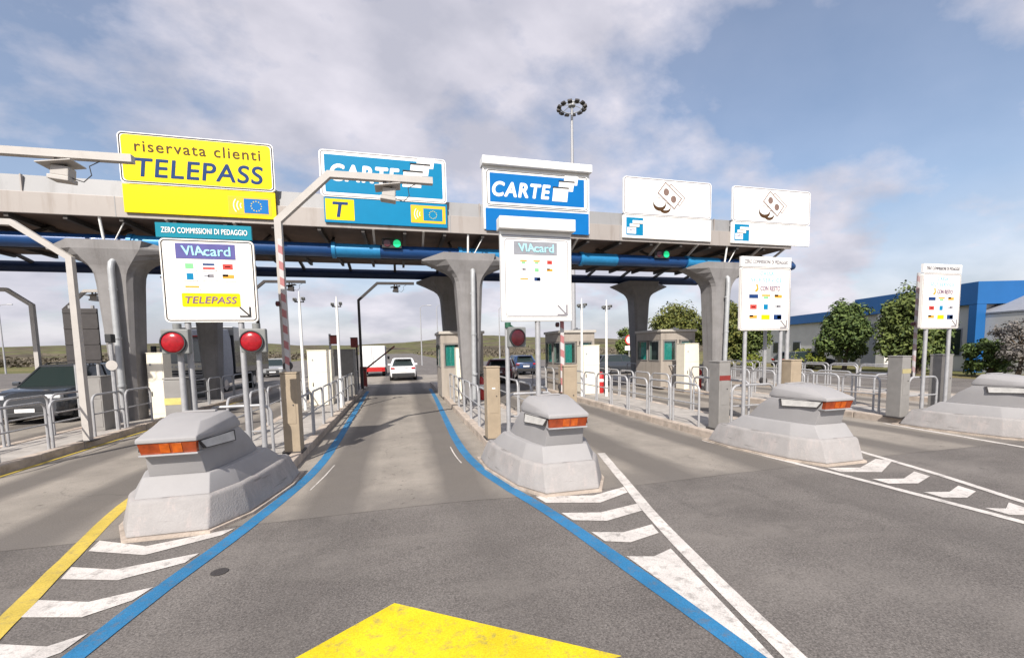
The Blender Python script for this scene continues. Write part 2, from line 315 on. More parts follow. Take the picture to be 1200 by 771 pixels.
M['lens_red'] = mat('lit_red_lens', (0.30, 0.008, 0.014), 0.22, var=0.3, scale=18, spec=0.5, emit=0.1)
M['lens_dark'] = mat('unlit_red_lens', (0.065, 0.008, 0.012), 0.2, var=0.3, scale=12, spec=0.6)
M['lens_green'] = mat('lit_green_lens', (0.01, 0.62, 0.22), 0.3, emit=0.6)
M['green_cap'] = mat('green_plastic', (0.02, 0.09, 0.05), 0.5)
M['head_grey'] = mat('signal_head_plastic', (0.20, 0.205, 0.20), 0.6, var=0.1)
M['amber'] = mat('amber_lens', (0.44, 0.085, 0.008), 0.18, var=0.35, scale=10, spec=0.6)
M['amber_dark'] = mat('brown_amber_lens', (0.27, 0.045, 0.01), 0.2, var=0.3, scale=9, spec=0.6)
M['booth'] = mat('booth_panel', (0.34, 0.30, 0.26), 0.6, var=0.08, scale=2, grime=0.15)
M['booth_roof'] = mat('booth_roof_sheet', (0.44, 0.41, 0.37), 0.6, var=0.06)
streaks(M['booth'], (0.14, 0.12, 0.10), 0.4, 3.0)
M['booth_dark'] = mat('booth_interior', (0.05, 0.05, 0.05), 0.8)
M['curtain'] = mat('teal_curtain', (0.03, 0.30, 0.28), 0.8, var=0.22, scale=14)
M['pane'] = pane_glass('window_glass'); M['dark_glass'] = glass('dark_glass')
M['cabinet'] = mat('cream_cabinet', (0.74, 0.69, 0.58), 0.5, var=0.04, grime=0.06)
M['cabinet_grey'] = mat('grey_cabinet', (0.20, 0.19, 0.18), 0.6, var=0.1, grime=0.15)
M['yellow_label'] = mat('yellow_label', (0.50, 0.42, 0.14), 0.6, var=0.2, scale=8)
M['tan_label'] = mat('faded_tan_label', (0.36, 0.31, 0.16), 0.6)
M['tyre'] = mat('tyre_rubber', (0.02, 0.02, 0.02), 0.85); M['rim'] = mat('alloy_rim', (0.45, 0.45, 0.46), 0.35, 0.8)
M['car_white'] = mat('white_car_paint', (0.76, 0.76, 0.765), 0.3, var=0.02, coat=0.6); M['car_dark'] = mat('dark_grey_car_paint', (0.05, 0.055, 0.065), 0.25, 0.3, var=0.05, coat=0.8)
M['car_blue'] = mat('blue_car_paint', (0.03, 0.06, 0.14), 0.3, 0.2, coat=0.6); M['car_maroon'] = mat('maroon_car_paint', (0.11, 0.02, 0.025), 0.3, 0.2, coat=0.6)
M['car_silver'] = mat('silver_car_paint', (0.42, 0.43, 0.44), 0.3, 0.5, coat=0.6)
M['tail'] = mat('tail_lamp_red', (0.42, 0.01, 0.015), 0.2, var=0.2, scale=20); M['headlamp'] = mat('headlamp_glass', (0.62, 0.64, 0.66), 0.1, 0.2)
M['plastic'] = mat('black_plastic', (0.03, 0.03, 0.032), 0.65)
M['building_white'] = mat('white_render', (0.62, 0.60, 0.57), 0.85, var=0.06, scale=0.8, grime=0.12)
M['building_blue'] = mat('blue_cladding', (0.012, 0.10, 0.29), 0.45, var=0.06, scale=0.8)
M['building_grey'] = mat('grey_panel', (0.26, 0.27, 0.30), 0.6)
M['bark'] = mat('tree_bark', (0.09, 0.065, 0.045), 0.9, var=0.25, bump=0.6, bscale=18)
M['leaf_a'] = leaf_mat('olive_green_leaves', (0.045, 0.07, 0.018), (0.14, 0.17, 0.045)); M['leaf_b'] = leaf_mat('deep_green_leaves', (0.035, 0.062, 0.018), (0.115, 0.155, 0.042))
M['leaf_c'] = leaf_mat('autumn_green_leaves', (0.055, 0.075, 0.018), (0.165, 0.165, 0.042)); M['leaf_y'] = leaf_mat('yellow_green_leaves', (0.10, 0.13, 0.018), (0.20, 0.22, 0.03))
M['leaf_grey'] = leaf_mat('grey_dry_leaves', (0.10, 0.09, 0.08), (0.22, 0.20, 0.185)); M['leaf_far'] = leaf_mat('far_scrub_leaves', (0.075, 0.062, 0.046), (0.125, 0.105, 0.075))
M['lamp_white'] = mat('floodlight_housing', (0.45, 0.45, 0.46), 0.5)

# ------------------------------------------------------------------ mesh helpers
class MB:
    def __init__(self): self.bm = bmesh.new(); self.smooth = False
    def box(self, cx, cy, cz, sx, sy, sz, bev=0.0, rot=None):
        g = bmesh.ops.create_cube(self.bm, size=1.0)
        vs_ = g['verts']
        bmesh.ops.scale(self.bm, vec=(sx, sy, sz), verts=vs_)
        if bev > 0:
            es = list({e for v in vs_ for e in v.link_edges})
            rb = bmesh.ops.bevel(self.bm, geom=es, offset=bev, segments=2, affect='EDGES', profile=0.6)
            vs_ = list({v for fc in rb['faces'] for v in fc.verts} | {v for v in vs_ if v.is_valid})
        if rot is not None: bmesh.ops.rotate(self.bm, cent=(0, 0, 0), matrix=rot, verts=vs_)
        bmesh.ops.translate(self.bm, vec=(cx, cy, cz), verts=vs_)
        return self
    def span(self, x0, x1, y0, y1, z0, z1, bev=0.0):
        return self.box((x0+x1)/2, (y0+y1)/2, (z0+z1)/2, x1-x0, y1-y0, z1-z0, bev)
    def poly(self, pts):
        self.bm.faces.new([self.bm.verts.new(p) for p in pts]); return self
    def loft(self, rings, cap0=True, cap1=True):
        vr = [[self.bm.verts.new(p) for p in ring] for ring in rings]
        n = len(vr[0])
        for a, b in zip(vr, vr[1:]):
            for i in range(n):
                self.bm.faces.new((a[i], a[(i+1) % n], b[(i+1) % n], b[i]))
        if cap0: self.bm.faces.new(list(reversed(vr[0])))
        if cap1: self.bm.faces.new(vr[-1])
        return self
    def tube(self, pts, rad, seg=8, square=False):
        pts = [Vector(p) for p in pts]; rings = []
        rads = rad if isinstance(rad, (list, tuple)) else [rad]*len(pts)
        t0 = (pts[1]-pts[0]).normalized()
        up = Vector((0, 0, 1)) if abs(t0.z) < 0.9 else Vector((0, 1, 0))
        nrm = (up - t0*up.dot(t0)).normalized()
        for i, p in enumerate(pts):
            t = ((pts[min(i+1, len(pts)-1)]-p).normalized() + (p-pts[max(i-1, 0)]).normalized())
            t = t.normalized() if t.length > 1e-6 else t0
            nrm = (nrm - t*nrm.dot(t)).normalized(); bi = t.cross(nrm)
            n = 4 if square else seg; off = PI/4 if square else 0
            k = 1.0
            if 0 < i < len(pts)-1:
                ca = (pts[i+1]-p).normalized().dot((p-pts[i-1]).normalized()); k = 1/math.sqrt(max(0.3, (1+ca)/2)) if square else 1.0
            rr = rads[i]*(1.414 if square else 1)
            rings.append([p + (nrm*math.cos(off+2*PI*j/n) + bi*math.sin(off+2*PI*j/n))*rr for j in range(n)])
        self.loft(rings); self.smooth = self.smooth or not square
        return self
    def disc(self, c, nrm, rad, depth, seg=24, rim=0.0, dome=0.0):
        c = Vector(c); nrm = Vector(nrm).normalized()
        a = nrm.orthogonal().normalized(); b = nrm.cross(a)
        ring = lambda o, rr: [c+nrm*o+(a*math.cos(2*PI*i/seg)+b*math.sin(2*PI*i/seg))*rr for i in range(seg)]
        rings = [ring(0, rad), ring(depth, rad)]
        if dome:
            for k in (0.35, 0.65, 0.88): rings.append(ring(depth+dome*math.sin(k*PI/2), rad*math.cos(k*PI/2)))
            self.smooth = True
        self.loft(rings); return self
    def prism(self, poly, y0, y1, axis='Y'):
        """poly in (x,z) extruded along y, or (x,y) along z, or (y,z) along x"""
        def P(p, t): return {'Y': (p[0], t, p[1]), 'Z': (p[0], p[1], t), 'X': (t, p[0], p[1])}[axis]
        return self.loft([[P(p, y0) for p in poly], [P(p, y1) for p in poly]])
    def build(self, name, mt, parent=None, smooth=None, auto=False):
        bmesh.ops.recalc_face_normals(self.bm, faces=self.bm.faces)
        me = bpy.data.meshes.new(name); self.bm.to_mesh(me); self.bm.free()
        s = self.smooth if smooth is None else smooth
        if s:
            me.polygons.foreach_set('use_smooth', [True]*len(me.polygons))
            me.set_sharp_from_angle(angle=R(40))
        me.materials.append(mt)
        o = bpy.data.objects.new(name, me); C.objects.link(o)
        if parent is not None: o.parent = parent
        return o
def tag(o, label, cat, group=None, kind=None):
    if label: o['label'] = label
    if cat: o['category'] = cat
    if group: o['group'] = group
    if kind: o['kind'] = kind
    return o
def thing(name, label, cat, loc=(0, 0, 0), rz=0.0, group=None):
    o = bpy.data.objects.new(name, None); o.empty_display_size = 0.2; C.objects.link(o)
    o.location = loc; o.rotation_euler = (0, 0, rz)
    return tag(o, label, cat, group)
def struct(o): o['kind'] = 'structure'; return o
def copy_tree(o, parent=None):
    c = o.copy(); C.objects.link(c)
    if parent is not None: c.parent = parent
    for ch in list(o.children): copy_tree(ch, c)
    return c
def dup(o, label, loc=None, rz=None):
    c = copy_tree(o); c['label'] = label
    if loc is not None: c.location = loc
    if rz is not None: c.rotation_euler = (0, 0, rz)
    return c
def rrect(x0, x1, z0, z1, rad, seg=5):
    p = []
    for cx_, cz_, a0 in ((x1-rad, z1-rad, 0), (x0+rad, z1-rad, 90), (x0+rad, z0+rad, 180), (x1-rad, z0+rad, 270)):
        for i in range(seg+1):
            a = R(a0+90*i/seg); p.append((cx_+rad*math.cos(a), cz_+rad*math.sin(a)))
    return p
def plate(mb, x0, x1, z0, z1, y, th, rad=0.0):
    """flat sign sheet whose face is at y, th thick, behind it"""
    pts = rrect(x0, x1, z0, z1, rad) if rad > 0 else [(x1, z1), (x0, z1), (x0, z0), (x1, z0)]
    mb.prism(pts, y, y+th); return mb
def ringplate(mb, x0, x1, z0, z1, y, wd, rad, th=0.003):
    a = rrect(x0, x1, z0, z1, rad); b = rrect(x0+wd, x1-wd, z0+wd, z1-wd, max(0.002, rad-wd)); n = len(a)
    va = [mb.bm.verts.new((p[0], y, p[1])) for p in a]; vb = [mb.bm.verts.new((p[0], y, p[1])) for p in b]
    va2 = [mb.bm.verts.new((p[0], y+th, p[1])) for p in a]; vb2 = [mb.bm.verts.new((p[0], y+th, p[1])) for p in b]
    for i in range(n):
        j = (i+1) % n
        mb.bm.faces.new((va[i], va[j], vb[j], vb[i])); mb.bm.faces.new((va[i], va2[i], va2[j], va[j])); mb.bm.faces.new((vb[i], vb[j], vb2[j], vb2[i]))
    return mb
def text(body, mt, parent, x0, x1, z0, z1, y, shear=0.0, bold=0.0, th=0.0025, thick=None, name='lettering', space=1.0, fit_h=True):
    """words as thin raised lettering filling the box x0..x1, z0..z1 on a face at y"""
    cu = bpy.data.curves.new(name, 'FONT'); cu.body = body; cu.shear = shear; cu.space_character = space
    cu.size = 1.0; cu.resolution_u = 8
    tmp = bpy.data.objects.new('tmp', cu); C.objects.link(tmp)
    dg = bpy.context.evaluated_depsgraph_get(); dg.update()
    me = bpy.data.meshes.new_from_object(tmp.evaluated_get(dg)); bpy.data.objects.remove(tmp); bpy.data.curves.remove(cu)
    bm = bmesh.new(); bm.from_mesh(me); bpy.data.meshes.remove(me)
    xs = [v.co.x for v in bm.verts]; ys = [v.co.y for v in bm.verts]
    a, b, c_, d_ = min(xs), max(xs), min(ys), max(ys)
    for v in bm.verts:
        v.co = Vector((x0+(v.co.x-a)/(b-a)*(x1-x0), y, z0+(v.co.y-c_)/(d_-c_)*(z1-z0)))
    hgt = (z1-z0); bw = (thick if thick else bold)*hgt
    src = bm.copy() if bw > 0 else None
    gx = bmesh.ops.extrude_face_region(bm, geom=list(bm.faces))
    bmesh.ops.translate(bm, vec=(0, th, 0), verts=[v for v in gx['geom'] if isinstance(v, bmesh.types.BMVert)])
    if src is not None:      # bold strokes: the same sheet letters again, nudged and each a hair prouder
        ms = bpy.data.meshes.new('t'); src.to_mesh(ms); src.free()
        for i, (ax, az) in enumerate(((1, 0), (-1, 0), (0, 1), (0, -1), (.7, .7), (-.7, -.7), (.7, -.7), (-.7, .7))):
            n0 = len(bm.verts); bm.from_mesh(ms); bm.verts.ensure_lookup_table()
            for v in bm.verts[n0:]: v.co += Vector((ax*bw, -0.0005*(i+1), az*bw))
        bpy.data.meshes.remove(ms)
    mb = MB(); mb.bm.free(); mb.bm = bm
    return mb.build(name, mt, parent, smooth=False)

ORD = ['nearest', 'second', 'third', 'fourth', 'fifth', 'sixth', 'seventh', 'eighth', 'ninth', 'tenth', 'eleventh', 'twelfth', 'thirteenth', 'fourteenth', 'fifteenth']

# ------------------------------------------------------------------ ground, roads, islands
def sheet(name, x0, x1, y0, y1, z, mt, nx=1, ny=1):
    mb = MB()
    vs_ = [[mb.bm.verts.new((x0+(x1-x0)*i/nx, y0+(y1-y0)*j/ny, z)) for i in range(nx+1)] for j in range(ny+1)]
    for j in range(ny):
        for i in range(nx): mb.bm.faces.new((vs_[j][i], vs_[j][i+1], vs_[j+1][i+1], vs_[j+1][i]))
    return struct(mb.build(name, mt))
sheet('ground', -2500, 2500, -300, 3000, -0.03, M['grass'])
sheet('plaza_road', -55, 30, -25, 75, -0.0035, M['asphalt'])
sheet('motorway_road', -26, 9, 75, 420, -0.0035, M['asphalt'])
# lane pavement: slightly ragged joint with the asphalt
mb = MB(); front = []
xx = -34.0
while xx <= 22.0:
    yj = 5.84 + 0.05*noise.noise(Vector((xx*0.8, 1.3, 0))) - 0.10*max(0, min(1, (xx-1)/2))*max(0, min(1, (6-xx)/3)) + 0.08*max(0, (xx-6)/4)*(1 if xx < 10 else 0.4)
    front.append((xx, yj, 0.0)); xx += 0.5
mb.poly(front+[(22, 38, 0), (-34, 38, 0)])
struct(mb.build('lane_road', M['lane']))

def ribbon(name, pts, wd, mt, z=0.0035):
    mb = MB(); L_, R_ = [], []
    pts = [Vector((p[0], p[1], 0)) for p in pts]
    # resample with a Catmull-Rom so painted curves flow
    out_ = []
    for i in range(len(pts)-1):
        p0, p1, p2, p3 = pts[max(i-1, 0)], pts[i], pts[i+1], pts[min(i+2, len(pts)-1)]
        for k in range(6):
            t = k/6
            out_.append(0.5*((2*p1)+(-p0+p2)*t+(2*p0-5*p1+4*p2-p3)*t*t+(-p0+3*p1-3*p2+p3)*t**3))
    out_.append(pts[-1])
    for i, p in enumerate(out_):
        t = (out_[min(i+1, len(out_)-1)]-out_[max(i-1, 0)]).normalized(); n = Vector((t.y, -t.x, 0))
        e1 = 0.008*noise.noise(Vector((p.y*3, p.x*3, 2))); e2 = 0.008*noise.noise(Vector((p.y*3, p.x*3, 9)))
        L_.append(p-n*(wd/2+e1)); R_.append(p+n*(wd/2+e2))
    vl = [mb.bm.verts.new((p.x, p.y, z)) for p in L_]; vr = [mb.bm.verts.new((p.x, p.y, z)) for p in R_]
    for i in range(len(vl)-1): mb.bm.faces.new((vl[i], vr[i], vr[i+1], vl[i+1]))
    return struct(mb.build(name, mt))
def flat(name, polys, mt, z=0.005):
    mb = MB()
    for p in polys: mb.poly([(a, b, z) for a, b in p])
    return struct(mb.build(name, mt))
ribbon('blue_lane_line', [(-2.62, 1.6), (-2.31, 3.55), (-2.17, 4.42), (-1.86, 5.95), (-1.56, 8.2), (-1.53, 11.2), (-1.62, 16), (-1.72, 21.9), (-1.74, 24)], 0.17, M['blue_paint'])
ribbon('blue_lane_line', [(2.36, 1.4), (2.25, 2.25), (2.08, 3.32), (1.78, 5.1), (1.49, 6.3), (1.27, 7.6), (1.18, 9.6), (1.28, 14), (1.42, 19), (1.50, 24)], 0.17, M['blue_paint'])
ribbon('yellow_lane_line', [(-2.55, 1.9), (-3.12, 4.13), (-3.44, 5.38), (-3.92, 7.5), (-3.86, 9.5), (-3.84, 16)], 0.16, M['yellow_paint'])
ribbon('yellow_lane_line', [(-6.95, 7.5), (-7.0, 9.64), (-7.0, 13.9), (-7.0, 22)], 0.11, M['yellow_paint'])
ribbon('white_lane_line', [(3.78, 7.75), (3.35, 6.1), (2.87, 4.24), (2.49, 2.21), (2.4, 1.4)], 0.15, M['white_paint'])
ribbon('white_lane_line', [(6.42, 8.1), (6.58, 6.6), (6.74, 5.05), (6.86, 3.21), (6.92, 1.5)], 0.12, M['white_paint'])
ribbon('white_lane_line', [(8.68, 7.0), (8.48, 6.2), (8.12, 4.79), (7.73, 3.64), (7.4, 2.4)], 0.12, M['white_paint'])
ribbon('white_lane_line', [(12.0, 8.3), (11.83, 6.8), (11.67, 5.55), (11.5, 3.8)], 0.12, M['white_paint'])
# chevrons in front of each nose: shallow V bars pointing at the traffic
flat('white_chevron', [[(-3.42, 5.83), (-2.81, 5.50), (-2.02, 5.76), (-2.10, 5.58), (-2.70, 5.25), (-3.36, 5.54)],
                       [(-3.28, 5.16), (-2.82, 4.97), (-2.15, 5.13), (-2.20, 4.93), (-2.66, 4.72), (-3.21, 4.90)],
                       [(-3.13, 4.52), (-2.68, 4.36), (-2.26, 4.48), (-2.32, 4.28), (-2.58, 4.11), (-3.07, 4.25)],
                       [(-2.97, 3.89), (-2.58, 3.75), (-2.39, 3.85), (-2.43, 3.64), (-2.60, 3.54), (-2.93, 3.66)]], M['white_paint'], 0.004)
flat('white_chevron', [[(1.78, 5.74), (2.58, 5.53), (3.17, 5.74), (3.10, 5.50), (2.54, 5.24), (1.84, 5.45)],
                       [(1.91, 5.05), (2.39, 4.92), (2.99, 5.06), (2.92, 4.82), (2.34, 4.65), (1.96, 4.79)],
                       [(2.03, 4.41), (2.37, 4.30), (2.80, 4.40), (2.74, 4.17), (2.32, 4.05), (2.07, 4.15)],
                       [(2.12, 3.78), (2.38, 3.70), (2.64, 3.80), (2.42, 2.60), (2.34, 2.20), (2.31, 2.20)]], M['white_paint'], 0.004)
flat('white_chevron', [[(6.87, 5.60), (7.40, 5.45), (8.20, 5.78), (8.34, 5.60), (7.45, 5.15), (6.86, 5.35)],
                       [(6.94, 4.93), (7.40, 4.80), (7.96, 5.02), (7.90, 4.77), (7.34, 4.57), (6.93, 4.69)],
                       [(6.98, 4.28), (7.32, 4.18), (7.75, 4.33), (7.68, 4.09), (7.25, 3.95), (6.97, 4.05)],
                       [(7.01, 3.64), (7.22, 3.55), (7.53, 3.68), (7.46, 3.45), (7.20, 3.33), (7.00, 3.40)]], M['white_paint'], 0.004)
flat('yellow_arrow', [[(-0.13, 3.60), (-1.62, 2.50), (-0.62, 2.44), (-0.52, 0.4), (0.30, 0.4), (0.38, 2.44), (1.38, 2.52)]], M['arrow_paint'], 0.004)
# broken pale scratches left in the wheel tracks
ribbon('white_scratch_mark', [(-1.42, 7.05), (-1.34, 7.7), (-1.27, 8.5)], 0.022, M['white_paint'], 0.003)
ribbon('white_scratch_mark', [(1.02, 7.9), (0.98, 8.5), (0.97, 9.3)], 0.022, M['white_paint'], 0.003)
mb = MB(); mb.disc((-1.78, 4.62, 0.0005), (0, 0, 1), 0.075, 0.004, 18); tag(mb.build('drain_cover', M['dark_metal']), 'small round dark drain cover in the asphalt beside the left blue line', 'drain cover')

ISL = [  # x left, x right, y front, name used in labels
    (-14.1, -12.4, 8.2, 'the far left island'), (-8.75, -7.1, 8.2, 'the island at the left edge'),
    (-3.72, -1.93, 8.3, 'the two red lights island'), (1.70, 3.42, 8.2, 'the dark red light island'),
    (6.64, 8.62, 8.0, 'the fourth island from left'), (12.2, 13.95, 8.0, 'the fifth island from left'), (17.5, 19.2, 8.0, 'the rightmost island')]
Y_END = 27.0
for x0, x1, yf, nm in ISL:
    mb = MB(); y = yf; k = 0
    rr = 0.35
    # kerb stones run round the island; the paving lies inside them
    while y < Y_END-0.1:
        L_ = 1.25
        y2 = min(Y_END, y+L_)
        for xa, xb in ((x0, x0+0.20), (x1-0.20, x1)):
            j = random.uniform(-0.006, 0.006)
            mb.span(xa+j, xb+j, y+0.005, y2-0.005, -0.05, 0.165+random.uniform(-0.006, 0.008), 0.025)
        y = y2
    mb.span(x0+0.205, x1-0.205, yf, yf+0.22, -0.05, 0.163, 0.025)
    struct(mb.build('island_kerb', M['kerb']))
    mb = MB(); mb.span(x0+0.19, x1-0.19, yf+0.2, Y_END-0.01, -0.05, 0.148)
    struct(mb.build('island_pavement', M['island']))

# ------------------------------------------------------------------ canopy
can = thing('toll_canopy', 'long grey toll plaza canopy with blue tubes on flared concrete columns', 'canopy', (2.5, 15.0, 0))
def off(pts): return pts
CX, CY = 2.5, 15.0      # canopy children are built around the Empty
XL, XR = -27.5, 13.5    # roof ends, from the canopy's middle column
YB = 6.1
mb = MB(); mb.span(XL, XR, 0.02, YB, 6.07, 6.13); mb.build('soffit', M['soffit'], can)
mb = MB()
for i in range(32):
    x = XL+0.4+i*1.31
    if x < XR-0.1: mb.span(x-0.05, x+0.05, 0.05, YB-0.05, 5.93, 6.069)
rb_ = mb.build('rib', M['rib'], can); rb_['kind'] = 'stuff'
mb = MB(); mb.span(XL, XR, -0.02, 0.06, 6.03, 6.60, 0.01); mb.build('lower_fascia', M['roof_light'], can)
for i in range(13):
    x = XL+1.6+i*3.15
    mb = MB(); mb.span(x-.012, x+.012, -0.024, 0.0, 6.035, 6.595); mb.build('panel_joint', M['roof_grey'], can)
    mb = MB(); mb.span(x+1.0, x+1.03, 0.035, 0.11, 6.61, 7.07); mb.build('panel_joint', M['roof_light'], can)
mb = MB(); mb.prism([(0.06, 6.603), (0.14, 7.08), (0.24, 7.10), (0.24, 6.603)], XL, XR, 'X'); mb.build('upper_fascia', M['roof_grey'], can)
mb = MB(); mb.span(XL, XR, 0.245, YB, 6.135, 6.5); mb.build('roof', M['roof_grey'], can)
mb = MB(); mb.span(XL, XR, YB-.25, YB, 6.502, 7.1); mb.build('added_shade_upstand', M['roof_grey'], can)  # unseen from the front, added to keep the sun off the rear tube
for (zc, yc, col) in ((5.48, 0.72, 'tube_blue'), (5.76, 6.95, 'tube_shaded')):
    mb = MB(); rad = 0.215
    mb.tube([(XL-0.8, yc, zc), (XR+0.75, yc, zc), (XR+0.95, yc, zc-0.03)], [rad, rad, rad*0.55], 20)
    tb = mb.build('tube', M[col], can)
    if yc < 2:
        for xc in (-9.6+0.2, -3.75, 0.45, 5.1, 9.75, -14.6, -19):
            mb = MB(); mb.tube([(xc-0.82, yc, zc), (xc-0.815, yc, zc), (xc-0.70, yc, zc), (xc-0.695, yc, zc), (xc+0.72, yc, zc)], [rad+.01, rad+.05, rad+.05, rad+.012, rad+.012], 20); mb.build('sleeve', M['tube_light'], tb)
for i in range(21):
    x = XL+0.9+i*2.0
    mb = MB(); mb.tube([(x, 0.72, 5.68), (x, 1.6, 6.08)], 0.04, square=True); mb.build('strut', M['rib'], can)
    mb = MB(); mb.tube([(x, 6.85, 5.9), (x, 5.9, 6.10)], 0.055, square=True); mb.build('strut', M['rib'], can)
for yq in (2.4, 4.1): mb = MB(); mb.span(XL+0.1, XR-0.1, yq-0.06, yq+0.06, 5.885, 5.928); mb.build('purlin', M['rib'], can)
def oct_ring(cx, cy, hx, hy, c1, c2, z):
    return [(cx+a, cy+b, z) for a, b in ((-c1, -hy), (c1, -hy), (hx, -c2), (hx, c2), (c1, hy), (-c1, hy), (-hx, c2), (-hx, -c2))]
def pillar(px, py, zt, pipe):
    x, y = px-CX, py-CY
    mb = MB(); z0 = 0.14; dz = zt-5.45
    # (height, half width, half depth, half width of the flat front, half depth of the flat side)
    prof = [(z0, .27, .34, .20, .26), (1.2, .31, .37, .23, .28), (3.0, .39, .42, .29, .32), (4.25, .455, .46, .34, .34), (4.50, .485, .48, .38, .34), (4.63, .53, .50, .43, .33), (4.75, .61, .52, .50, .31),
            (4.86, .77, .55, .58, .29), (5.03, 1.16, .59, .70, .27), (5.20, 1.60, .63, .82, .26), (5.245, 1.62, .63, .84, .26), (5.45, 1.0, .64, .90, .24)]
    mb.loft([oct_ring(x, y, hx, hy, c1, c2, zz+dz*zz/5.45) for zz, hx, hy, c1, c2 in prof])
    p = mb.build('pillar', M['column'], can)
    mb = MB(); mb.span(x-0.40, x+0.40, y-0.32, y+0.32, zt+0.002, zt+0.05); mb.build('saddle', M['rib'], p)
    if pipe:
        mb = MB()
        yp = y-0.62
        mb.tube([(x+0.12, y-0.40, 4.98+dz), (x+0.1, yp+0.02, 4.80+dz), (x+0.09, yp, 4.6), (x+0.05, yp+0.10, 0.15)], 0.085, 12)
        for zq in (1.2, 2.6, 4.0): mb.tube([(x+0.075, yp+0.04, zq), (x+0.075, yp+0.04, zq+0.06)], 0.1, 12)
        mb.build('drain_pipe', M['pipe'], p)
        mb = MB(); mb.tube([(x-0.05, y-0.55, zt-0.02), (x-0.05, y-0.68, 6.07)], 0.035, 8); mb.tube([(x+0.18, y-0.5, zt), (x+0.5, y-0.55, 6.0)], 0.018, 6); mb.build('hanger', M['white_metal'], p)
for px in (-18.5, -8.05, 2.45, 12.95):
    pillar(px, 15.74, 5.42, True)
for px in (-18.5, -8.1, 2.5, 13.0):
    pillar(px, 21.95, 5.62, False)
for xs in (-8.95, -7.2, -3.2, -1.6, 2.2, 3.9, 7.3, 9.0, 12.0, 13.2):
    mb = MB(); mb.tube([(xs, 0.0, 6.05), (xs, 0.9, 5.62)], 0.035, square=True); mb.build('sign_bracket', M['cream_metal'], can)

# red and green lane signals on the front tube
for nm, x, lab in (('a', -0.12, 'red and green lane signal pair on blue tube below the teal card sign'), ('b', 10.2, 'red and green lane signal pair on blue tube below the left white cash sign')):
    s = thing('lane_signal', lab, 'lane signal', (x, 15.40, 5.70))
    mb = MB(); mb.span(-0.34, 0.30, 0.0, 0.10, -0.15, 0.15, 0.01); mb.build('housing', M['plastic'], s)
    mb = MB(); mb.disc((-0.17, 0, 0), (0, -1, 0), 0.115, 0.02, 18); mb.build('red_lens', M['lens_dark'], s)
    mb = MB(); mb.disc((0.15, 0, 0), (0, -1, 0), 0.125, 0.02, 18); mb.build('green_lens', M['lens_green'], s)
    mb = MB()
    for q in (-0.17, 0.15):
        mb.tube([(q-0.13, -0.001, 0.02), (q-0.13, -0.12, 0.05), ], 0.006, 6); mb.tube([(q+0.13, -0.001, 0.02), (q+0.13, -0.12, 0.05)], 0.006, 6); mb.span(q-0.13, q+0.13, -0.13, -0.001, 0.132, 0.14)
    mb.build('visor', M['plastic'], s)

# ------------------------------------------------------------------ overhead signs
def card_fan(parent, x, z, s, mt, y):
    """emblem of three overlapping cards stepping down to the left, each with a dark top edge"""
    g = None
    for i, (x0, z1, w_) in enumerate(((0.42, 0.96, .56), (0.22, 0.74, .60), (0.0, 0.52, .60))):
        h_ = 0.30 if i < 2 else 0.44; yy = y-0.003*i; sk = .05
        P = lambda a, b: (x+s*a, z+s*b)
        mb = MB(); mb.prism([P(x0+w_, z1), P(x0+sk, z1), P(x0, z1-h_), P(x0+w_-sk, z1-h_)], yy, yy+.0025); c_ = mb.build('card', mt, parent)
        mb = MB(); e = .05
        if i: mb.prism([P(x0+w_+.02, z1+e), P(x0+sk-.02, z1+e), P(x0+sk-.03, z1), P(x0+w_+.02, z1)], yy-.001, yy+.0015); mb.build('card_edge', M['ink'], c_)
        else: mb.bm.free()
def stars(parent, x, z, rad, mt, y):
    mb = MB()
    for k in range(12):
        a = 2*PI*k/12; cx_, cz_ = x+rad*math.cos(a), z+rad*math.sin(a); r1 = rad*0.17
        mb.prism([(cx_+(r1 if i % 2 == 0 else r1*0.42)*math.sin(-PI*i/5), cz_+(r1 if i % 2 == 0 else r1*0.42)*math.cos(PI*i/5)) for i in range(10)], y, y+0.003)
    return mb.build('star_ring', mt, parent)
def waves(parent, x, z, s, mt, y):
    mb = MB()
    for k, rad in enumerate((0.35, 0.65, 0.95)):
        n = 8; wd = 0.09*s
        for i in range(n):
            a0 = R(180-38+76*i/n); a1 = R(180-38+76*(i+1)/n)
            P_ = lambda a, rr: (x+rr*math.cos(a), z+rr*math.sin(a))
            mb.prism([P_(a0, s*rad), P_(a1, s*rad), P_(a1, s*rad+wd), P_(a0, s*rad+wd)], y, y+0.003)
    return mb.build('wave_symbol', mt, parent)
SY = 14.90
Z0, Z1 = 6.14, 8.35
def overhead(name, label, x0, x1, zb=Z0, zt=Z1):
    s = thing(name, label, 'road sign', ((x0+x1)/2, SY, zb)); return s, (x1-x0)/2, zt-zb
# yellow sign
s, h, H = overhead('overhead_sign', 'yellow overhead sign reading riservata clienti with a blue star flag', -7.40, -3.50)
mb = MB(); mb.span(-h, h, 0, 0.05, 0.02, 0.80, 0.005); mb.build('lower_board', M['sign_yellow'], s)
mb = MB(); plate(mb, -h-0.02, h+0.02, 0.82, H, -0.01, 0.06, 0.12); mb.build('upper_board', M['sign_white'], s)
mb = MB(); plate(mb, -h+0.06, h-0.06, 0.89, H-0.07, -0.016, 0.006, 0.10); mb.build('face', M['sign_yellow'], s)
mb = MB(); ringplate(mb, -h+0.005, h-0.005, 0.845, H-0.025, -0.0145, 0.03, 0.115); mb.build('border', M['ink'], s)
text('riservata clienti', M['ink_brown'], s, -h+0.38, h-0.34, 1.70, 2.00, -0.020, bold=0.012, space=1.15)
text('TELEPASS', M['ink_blue'], s, -h+0.36, h-0.30, 1.02, 1.52, -0.020, shear=0.12, bold=0.022, space=1.08)
